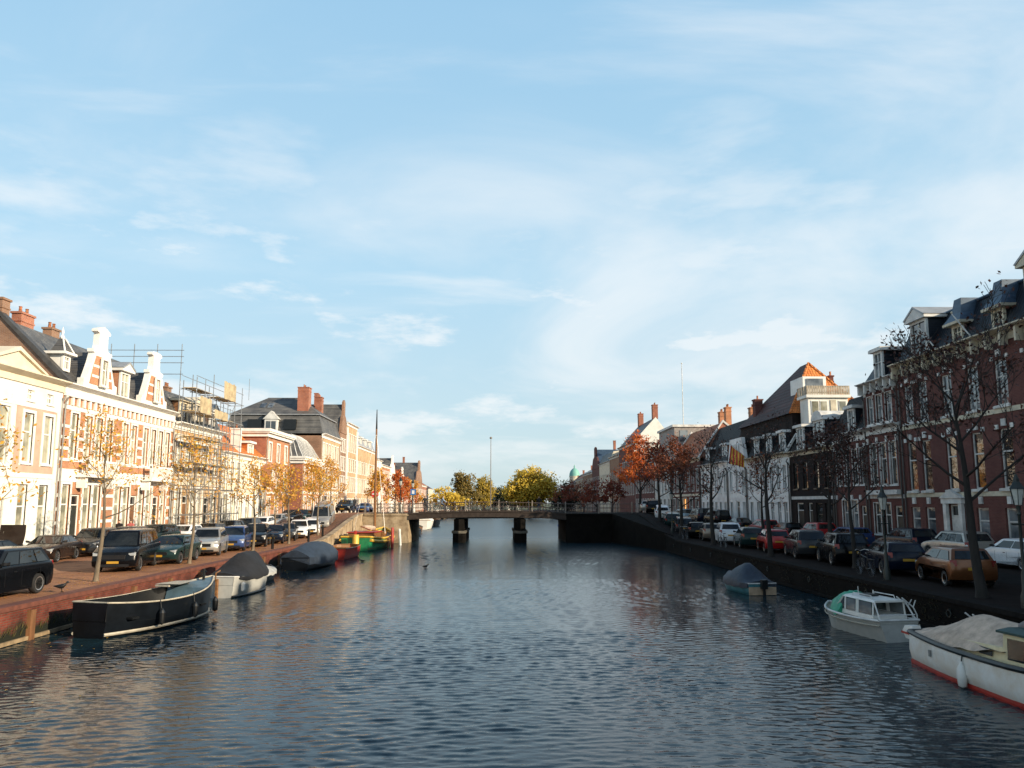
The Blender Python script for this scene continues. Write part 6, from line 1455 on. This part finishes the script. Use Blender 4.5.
blackc=mat('black_coat',(.012,.012,.014),.9); pinkc=mat('red_pink_jacket',(.50,.13,.12),.9); bluec=mat('pale_blue_jacket',(.25,.33,.42),.9); jeans=mat('jeans',(.04,.05,.08),.9); greyc=mat('grey_coat',(.10,.10,.10),.9)
person('person in a long black coat standing at the bridge railing',-7.75,77.2,DZ+BA(-7.75),R(200),blackc,blackc,'walk',height=1.8)
person('person in a red pink jacket on the left pavement behind the black van',-24.7,50.5,G+.13,R(180),pinkc,jeans,'walk',height=1.72)
person('person in dark clothes walking on the left pavement beside the red pink jacket',-24.9,49.4,G+.13,R(180),blackc,jeans,'walk',height=1.75)
person('person in a dark coat at the top of the left bridge ramp',-15.6,80.5,quay_z(-15.6,80.5),R(160),greyc,jeans,'walk',height=1.75)
person('person standing on the right half of the bridge in dark clothes',4.1,78,DZ+BA(4.1),R(180),blackc,jeans,'stand',height=1.74)
framem=mat('bike_black',(.015,.015,.016),.4)
def bicycle(label,X,Y,z,rz,group=None,m=framem):
    t=thing('bicycle',label,'bicycle',(X,Y,z),rz,group)
    for x in(-.53,.53):
        w=MB(); n=20; w.tube([(.33*math.cos(2*math.pi*k/n),0,.33*math.sin(2*math.pi*k/n)) for k in range(n+1)],.017,5); o=w.build('wheel',tyre,t,loc=(x,0,.35))
        w=MB(); 
        for k in range(9): a=math.pi*k/9; w.tube([(.32*math.cos(a),0,.32*math.sin(a)),(-.32*math.cos(a),0,-.32*math.sin(a))],.003,3)
        w.build('spoke_set',steel,o)
    f=MB(); 
    for a,b in (((-.53,0,.35),(-.12,0,.30)),((-.53,0,.35),(-.22,0,.78)),((-.12,0,.30),(-.24,0,.88)),((-.12,0,.30),(.36,0,.72)),((-.21,0,.75),(.35,0,.84)),((.53,0,.35),(.34,0,.95))): f.tube([a,b],.016,6)
    f.build('frame',m,t)
    f=MB(); f.tube([(.2,-.28,1.02),(.33,-.16,1.06),(.34,0,1.0),(.33,.16,1.06),(.2,.28,1.02)],.013,5); f.build('handlebar',steel,t)
    f=MB(); f.rings([[(-.38,-.09,.92),(-.38,.09,.92),(-.38,.07,.96),(-.38,-.07,.96)],[(-.1,-.02,.92),(-.1,.02,.92),(-.1,.015,.95),(-.1,-.015,.95)]]); f.build('saddle',blackpaint,t)
    f=MB(); f.box(-.75,-.35,-.06,.06,.70,.72); f.tube([(-.72,0,.7),(-.53,0,.36)],.008,4); f.build('carrier',framem,t)
    return t
bicycle('bicycle ridden across the left part of the bridge',-5.9,78,DZ+BA(-5.9),0)
person('person in a pale blue jacket riding a bicycle over the bridge',-6.05,78,DZ+BA(-6),R(-90),bluec,jeans,'ride',height=1.75)
g='bicycles parked along the bridge railing'
bk=bicycle('bicycle leaning on the left end of the bridge railing',-10.6,76.55,DZ,R(3),g)
for i,x in enumerate((-11.7,-7.0,-4.9,-3.9,-2.6,.4,1.4,4.9,5.9)):
    copy_tree(bk,'parked bicycle leaning on the bridge railing, one of a loose row',(x,76.5+.03*(i%3),DZ+BA(x)),R((i*7)%9-4),g)
bk['label']='parked bicycle leaning on the bridge railing, one of a loose row'
g3='bicycles leaning along the left house fronts'
for i,(y,l) in enumerate(((46.9,'bicycle leaning on the banded gable house left of its middle door'),(48.3,'second bicycle by the banded gable house'),(53.6,'bicycle under the second balcony of the banded gable house'),(69.6,'bicycle against the first white pilaster of the orange roofed house'),(72.9,'bicycle between the white pilasters of the orange roofed house'),(85,'bicycle against the flat topped brick house'))): copy_tree(bk,l,(-25.05,y,quay_z(-25,y)+.13),R(90+(i*5)%11-5),g3)
g4='bicycles standing on the right quay edge'
for i,(y,l) in enumerate(((30.2,'bicycle on the right quay edge beside the dark blue estate'),(49.4,'bicycle on the right quay edge beside the red hatchback'),(59.6,'bicycle on the right quay edge between the white and champagne cars'))): copy_tree(bk,l,(14.75,y,quay_z(14.75,y)),R(88+i*3),g4)
g2='bicycles parked by the ribbed corner house'
for i,(x,y,a) in enumerate(((-20.2,88,80),(-20.9,89,95),(-21.5,87.5,85),(-20.6,91,75))): copy_tree(bk,'bicycle parked in the cluster on the pavement before the ribbed corner house',(x,y,quay_z(x,y)),R(a),g2)
def bird(label,X,Y,z,rz,m,cat,nm,bill):
    t=thing(nm,label,cat,(X,Y,z),rz); b=MB()
    b.rings([[(x,r*w*math.cos(a),zz+r*math.sin(a)) for a in [2*math.pi*k/8 for k in range(8)]] for x,r,zz,w in ((-.24,.012,.20,1.8),(-.15,.04,.19,1.3),(-.04,.075,.18,1),(.06,.072,.2,1),(.11,.045,.25,1),(.13,.04,.30,1),(.17,.038,.315,1),(.20,.02,.31,1),(.205,.012,.305,1))]); b.build('body',m,t,60)
    q=MB(); q.rings([[(.2,.012,.30),(.2,-.012,.30),(.2,-.01,.32),(.2,.01,.32)],[(.265,.003,.302),(.265,-.003,.302),(.265,-.003,.306),(.265,.003,.306)]]); q.build('bill',bill,t)
    if nm=='crow':
        q=MB(); 
        for s_ in(-1,1): q.tube([(0,s_*.03,.12),(.01,s_*.03,0)],.008,4); q.tube([(-.03,s_*.03,.005),(.06,s_*.035,.005)],.007,4)
        q.build('leg',bill,t)
    return t
bird('black crow standing on the near left quay edge',-14.45,25.2,G+.02,R(20),blackpaint,'bird','crow',blackpaint)
duckm=mat('duck_brown',(.06,.045,.035),.8); bird('small dark duck swimming left of the canal middle',-4.6,47,-.1,R(30),duckm,'bird','duck',yellowp); bird('dark duck swimming near the left boats beyond the dark launch',-9.4,51.5,-.1,R(190),duckm,'bird','duck',yellowp)
# small posts on the left quay edge
g='small dark bollards on the left quay edge'
for i,y in enumerate((48.5,57.5,62.0)):
    p=MB(); p.lathe([(.09,0),(.09,.75),(.11,.8),(.05,.95)],(0,0,0),8); o=p.build('bollard',blackpaint,None,40,(-14.6,y,quay_z(-14.6,y))); tag(o,('dark bollard on the left quay edge above the dark covered launch','dark bollard by the second white car','dark bollard at the foot of the left ramp')[i],'bollard',g)
# ------------------------------------------------------------------ SKY, SUN, CAMERA
EL,AZ=R(19.0),R(120)      # azimuth clockwise from +Y
w=bpy.data.worlds.new('World'); S.world=w; w.use_nodes=True; nt=w.node_tree; L=nt.links.new
bg=nt.nodes['Background']; bg.inputs['Strength'].default_value=.10
sky=N(nt,'ShaderNodeTexSky',sky_type='NISHITA'); sky.sun_disc=False; sky.sun_elevation=EL; sky.sun_rotation=AZ; sky.air_density=1.0; sky.dust_density=1.2; sky.ozone_density=1.5
tc=N(nt,'ShaderNodeTexCoord'); sx=N(nt,'ShaderNodeSeparateXYZ'); L(tc.outputs['Generated'],sx.inputs[0])
# cloud layer on a plane overhead: direction / (z + c)
za=N(nt,'ShaderNodeMath',operation='ADD'); za.inputs[1].default_value=.16; L(sx.outputs[2],za.inputs[0])
zm=N(nt,'ShaderNodeMath',operation='MAXIMUM'); zm.inputs[1].default_value=.05; L(za.outputs[0],zm.inputs[0])
dv=N(nt,'ShaderNodeVectorMath',operation='DIVIDE'); cz=N(nt,'ShaderNodeCombineXYZ'); 
for k in range(3): L(zm.outputs[0],cz.inputs[k])
L(tc.outputs['Generated'],dv.inputs[0]); L(cz.outputs[0],dv.inputs[1])
def clouds(scale,stretch,rot,lo,hi,det,rough,off,dist=.6):
    mp=N(nt,'ShaderNodeMapping'); mp.inputs['Scale'].default_value=stretch; mp.inputs['Rotation'].default_value=(0,0,R(rot)); mp.inputs['Location'].default_value=off; L(dv.outputs[0],mp.inputs[0])
    n=N(nt,'ShaderNodeTexNoise'); n.inputs['Scale'].default_value=scale; n.inputs['Detail'].default_value=det; n.inputs['Roughness'].default_value=rough; n.inputs['Distortion'].default_value=dist; L(mp.outputs[0],n.inputs['Vector'])
    r=N(nt,'ShaderNodeMapRange',interpolation_type='SMOOTHSTEP'); r.inputs['From Min'].default_value=lo; r.inputs['From Max'].default_value=hi; bx_=N(nt,'ShaderNodeMath',operation='MULTIPLY_ADD'); bx_.inputs[1].default_value=.10; L(sx.outputs[0],bx_.inputs[0]); L(n.outputs['Fac'],bx_.inputs[2]); L(bx_.outputs[0],r.inputs['Value']); return r
c1_=clouds(.75,(1,1.1,1),40,.44,.74,9,.55,(3.1,1.7,0)); c2_=clouds(1.5,(.7,2.0,1),-18,.52,.80,8,.55,(7.3,2.2,0),.3)
mp=N(nt,'ShaderNodeMapping'); mp.inputs['Scale'].default_value=(2.1,2.1,7.5); mp.inputs['Location'].default_value=(1.35,.4,.2); L(tc.outputs['Generated'],mp.inputs[0])
n3=N(nt,'ShaderNodeTexNoise'); n3.inputs['Scale'].default_value=1.5; n3.inputs['Detail'].default_value=8; n3.inputs['Roughness'].default_value=.55; L(mp.outputs[0],n3.inputs['Vector'])
r3=N(nt,'ShaderNodeMapRange',interpolation_type='SMOOTHSTEP'); r3.inputs['From Min'].default_value=.50; r3.inputs['From Max'].default_value=.68; L(n3.outputs['Fac'],r3.inputs['Value'])
zf=N(nt,'ShaderNodeMapRange',interpolation_type='SMOOTHSTEP'); zf.inputs['From Min'].default_value=.62; zf.inputs['From Max'].default_value=.22; L(sx.outputs[2],zf.inputs['Value'])
c3=N(nt,'ShaderNodeMath',operation='MULTIPLY'); L(r3.outputs[0],c3.inputs[0]); L(zf.outputs[0],c3.inputs[1])
mp=N(nt,'ShaderNodeMapping'); mp.inputs['Scale'].default_value=(3.2,3.2,10.5); mp.inputs['Location'].default_value=(.35,1.9,.6); L(tc.outputs['Generated'],mp.inputs[0])
n4=N(nt,'ShaderNodeTexNoise'); n4.inputs['Scale'].default_value=1.55; n4.inputs['Detail'].default_value=10; n4.inputs['Roughness'].default_value=.6; L(mp.outputs[0],n4.inputs['Vector'])
r4=N(nt,'ShaderNodeMapRange',interpolation_type='SMOOTHSTEP'); r4.inputs['From Min'].default_value=.52; r4.inputs['From Max'].default_value=.66; L(n4.outputs['Fac'],r4.inputs['Value'])
z4=N(nt,'ShaderNodeMapRange',interpolation_type='SMOOTHSTEP'); z4.inputs['From Min'].default_value=.46; z4.inputs['From Max'].default_value=.24; L(sx.outputs[2],z4.inputs['Value'])
c4=N(nt,'ShaderNodeMath',operation='MULTIPLY'); L(r4.outputs[0],c4.inputs[0]); L(z4.outputs[0],c4.inputs[1])
mx4=N(nt,'ShaderNodeMath',operation='MAXIMUM'); L(c3.outputs[0],mx4.inputs[0]); L(c4.outputs[0],mx4.inputs[1])
mx0=N(nt,'ShaderNodeMath',operation='MAXIMUM'); L(c1_.outputs[0],mx0.inputs[0]); L(mx4.outputs[0],mx0.inputs[1])
mxx=N(nt,'ShaderNodeMath',operation='MAXIMUM'); L(mx0.outputs[0],mxx.inputs[0])
m2=N(nt,'ShaderNodeMath',operation='MULTIPLY'); m2.inputs[1].default_value=.8; L(c2_.outputs[0],m2.inputs[0]); L(m2.outputs[0],mxx.inputs[1])
fac=N(nt,'ShaderNodeMath',operation='MULTIPLY'); fac.inputs[1].default_value=.55; L(mxx.outputs[0],fac.inputs[0])
# thin high veil that whitens the lower sky, unseen zenith darkened to deepen the shade
vr=N(nt,'ShaderNodeValToRGB'); e=vr.color_ramp.elements
VE=[(0,(5.0,6.3,6.8)),(.10,(4.9,6.5,7.3)),(.30,(4.1,6.4,8.0)),(.60,(3.1,5.5,7.7)),(.76,(1.2,2.3,4.0)),(1.0,(.45,.9,1.8))]
while len(e)<len(VE): e.new(.5)
for i,(p,c) in enumerate(VE): e[i].position=p; e[i].color=(c[0]/10,c[1]/10,c[2]/10,1)
L(sx.outputs[2],vr.inputs[0])
vs=N(nt,'ShaderNodeMix',data_type='RGBA',blend_type='MULTIPLY'); vs.inputs[0].default_value=1; vs.inputs[7].default_value=(8.7,8.55,8.4,1); vs.clamp_result=False; L(vr.outputs[0],vs.inputs[6])
gain=N(nt,'ShaderNodeMix',data_type='RGBA'); gain.inputs[0].default_value=.82; L(sky.outputs[0],gain.inputs[6]); L(vs.outputs[2],gain.inputs[7])
mix=N(nt,'ShaderNodeMix',data_type='RGBA'); L(fac.outputs[0],mix.inputs[0]); L(gain.outputs[2],mix.inputs[6]); mix.inputs[7].default_value=(7.2,7.1,7.0,1)
L(mix.outputs[2],bg.inputs['Color'])
sd=bpy.data.lights.new('sun','SUN'); sd.energy=5.0; sd.angle=R(.53); sd.color=(1,.84,.62); so=bpy.data.objects.new('sun',sd); COL.objects.link(so)
dirv=Vector((math.sin(AZ)*math.cos(EL),math.cos(AZ)*math.cos(EL),math.sin(EL))); so.rotation_euler=dirv.to_track_quat('Z','Y').to_euler(); so.location=dirv*200
cd=bpy.data.cameras.new('camera'); cd.sensor_width=36; cd.lens=36*740/1024; cd.shift_y=.02492; cd.clip_end=4000; cd.clip_start=.1
co=bpy.data.objects.new('camera',cd); COL.objects.link(co); co.location=(0,0,4)
PT,YW=R(7.2),R(.93); fw=Vector((math.sin(YW)*math.cos(PT),math.cos(YW)*math.cos(PT),math.sin(PT))); co.rotation_euler=fw.to_track_quat('-Z','Y').to_euler()
S.camera=co
S.view_settings.view_transform='Standard'; S.view_settings.look='None'; S.view_settings.exposure=.55; S.view_settings.gamma=1
S.cycles.max_bounces=6; S.cycles.diffuse_bounces=3; S.cycles.glossy_bounces=3; S.cycles.transmission_bounces=2; S.cycles.caustics_reflective=False; S.cycles.caustics_refractive=False
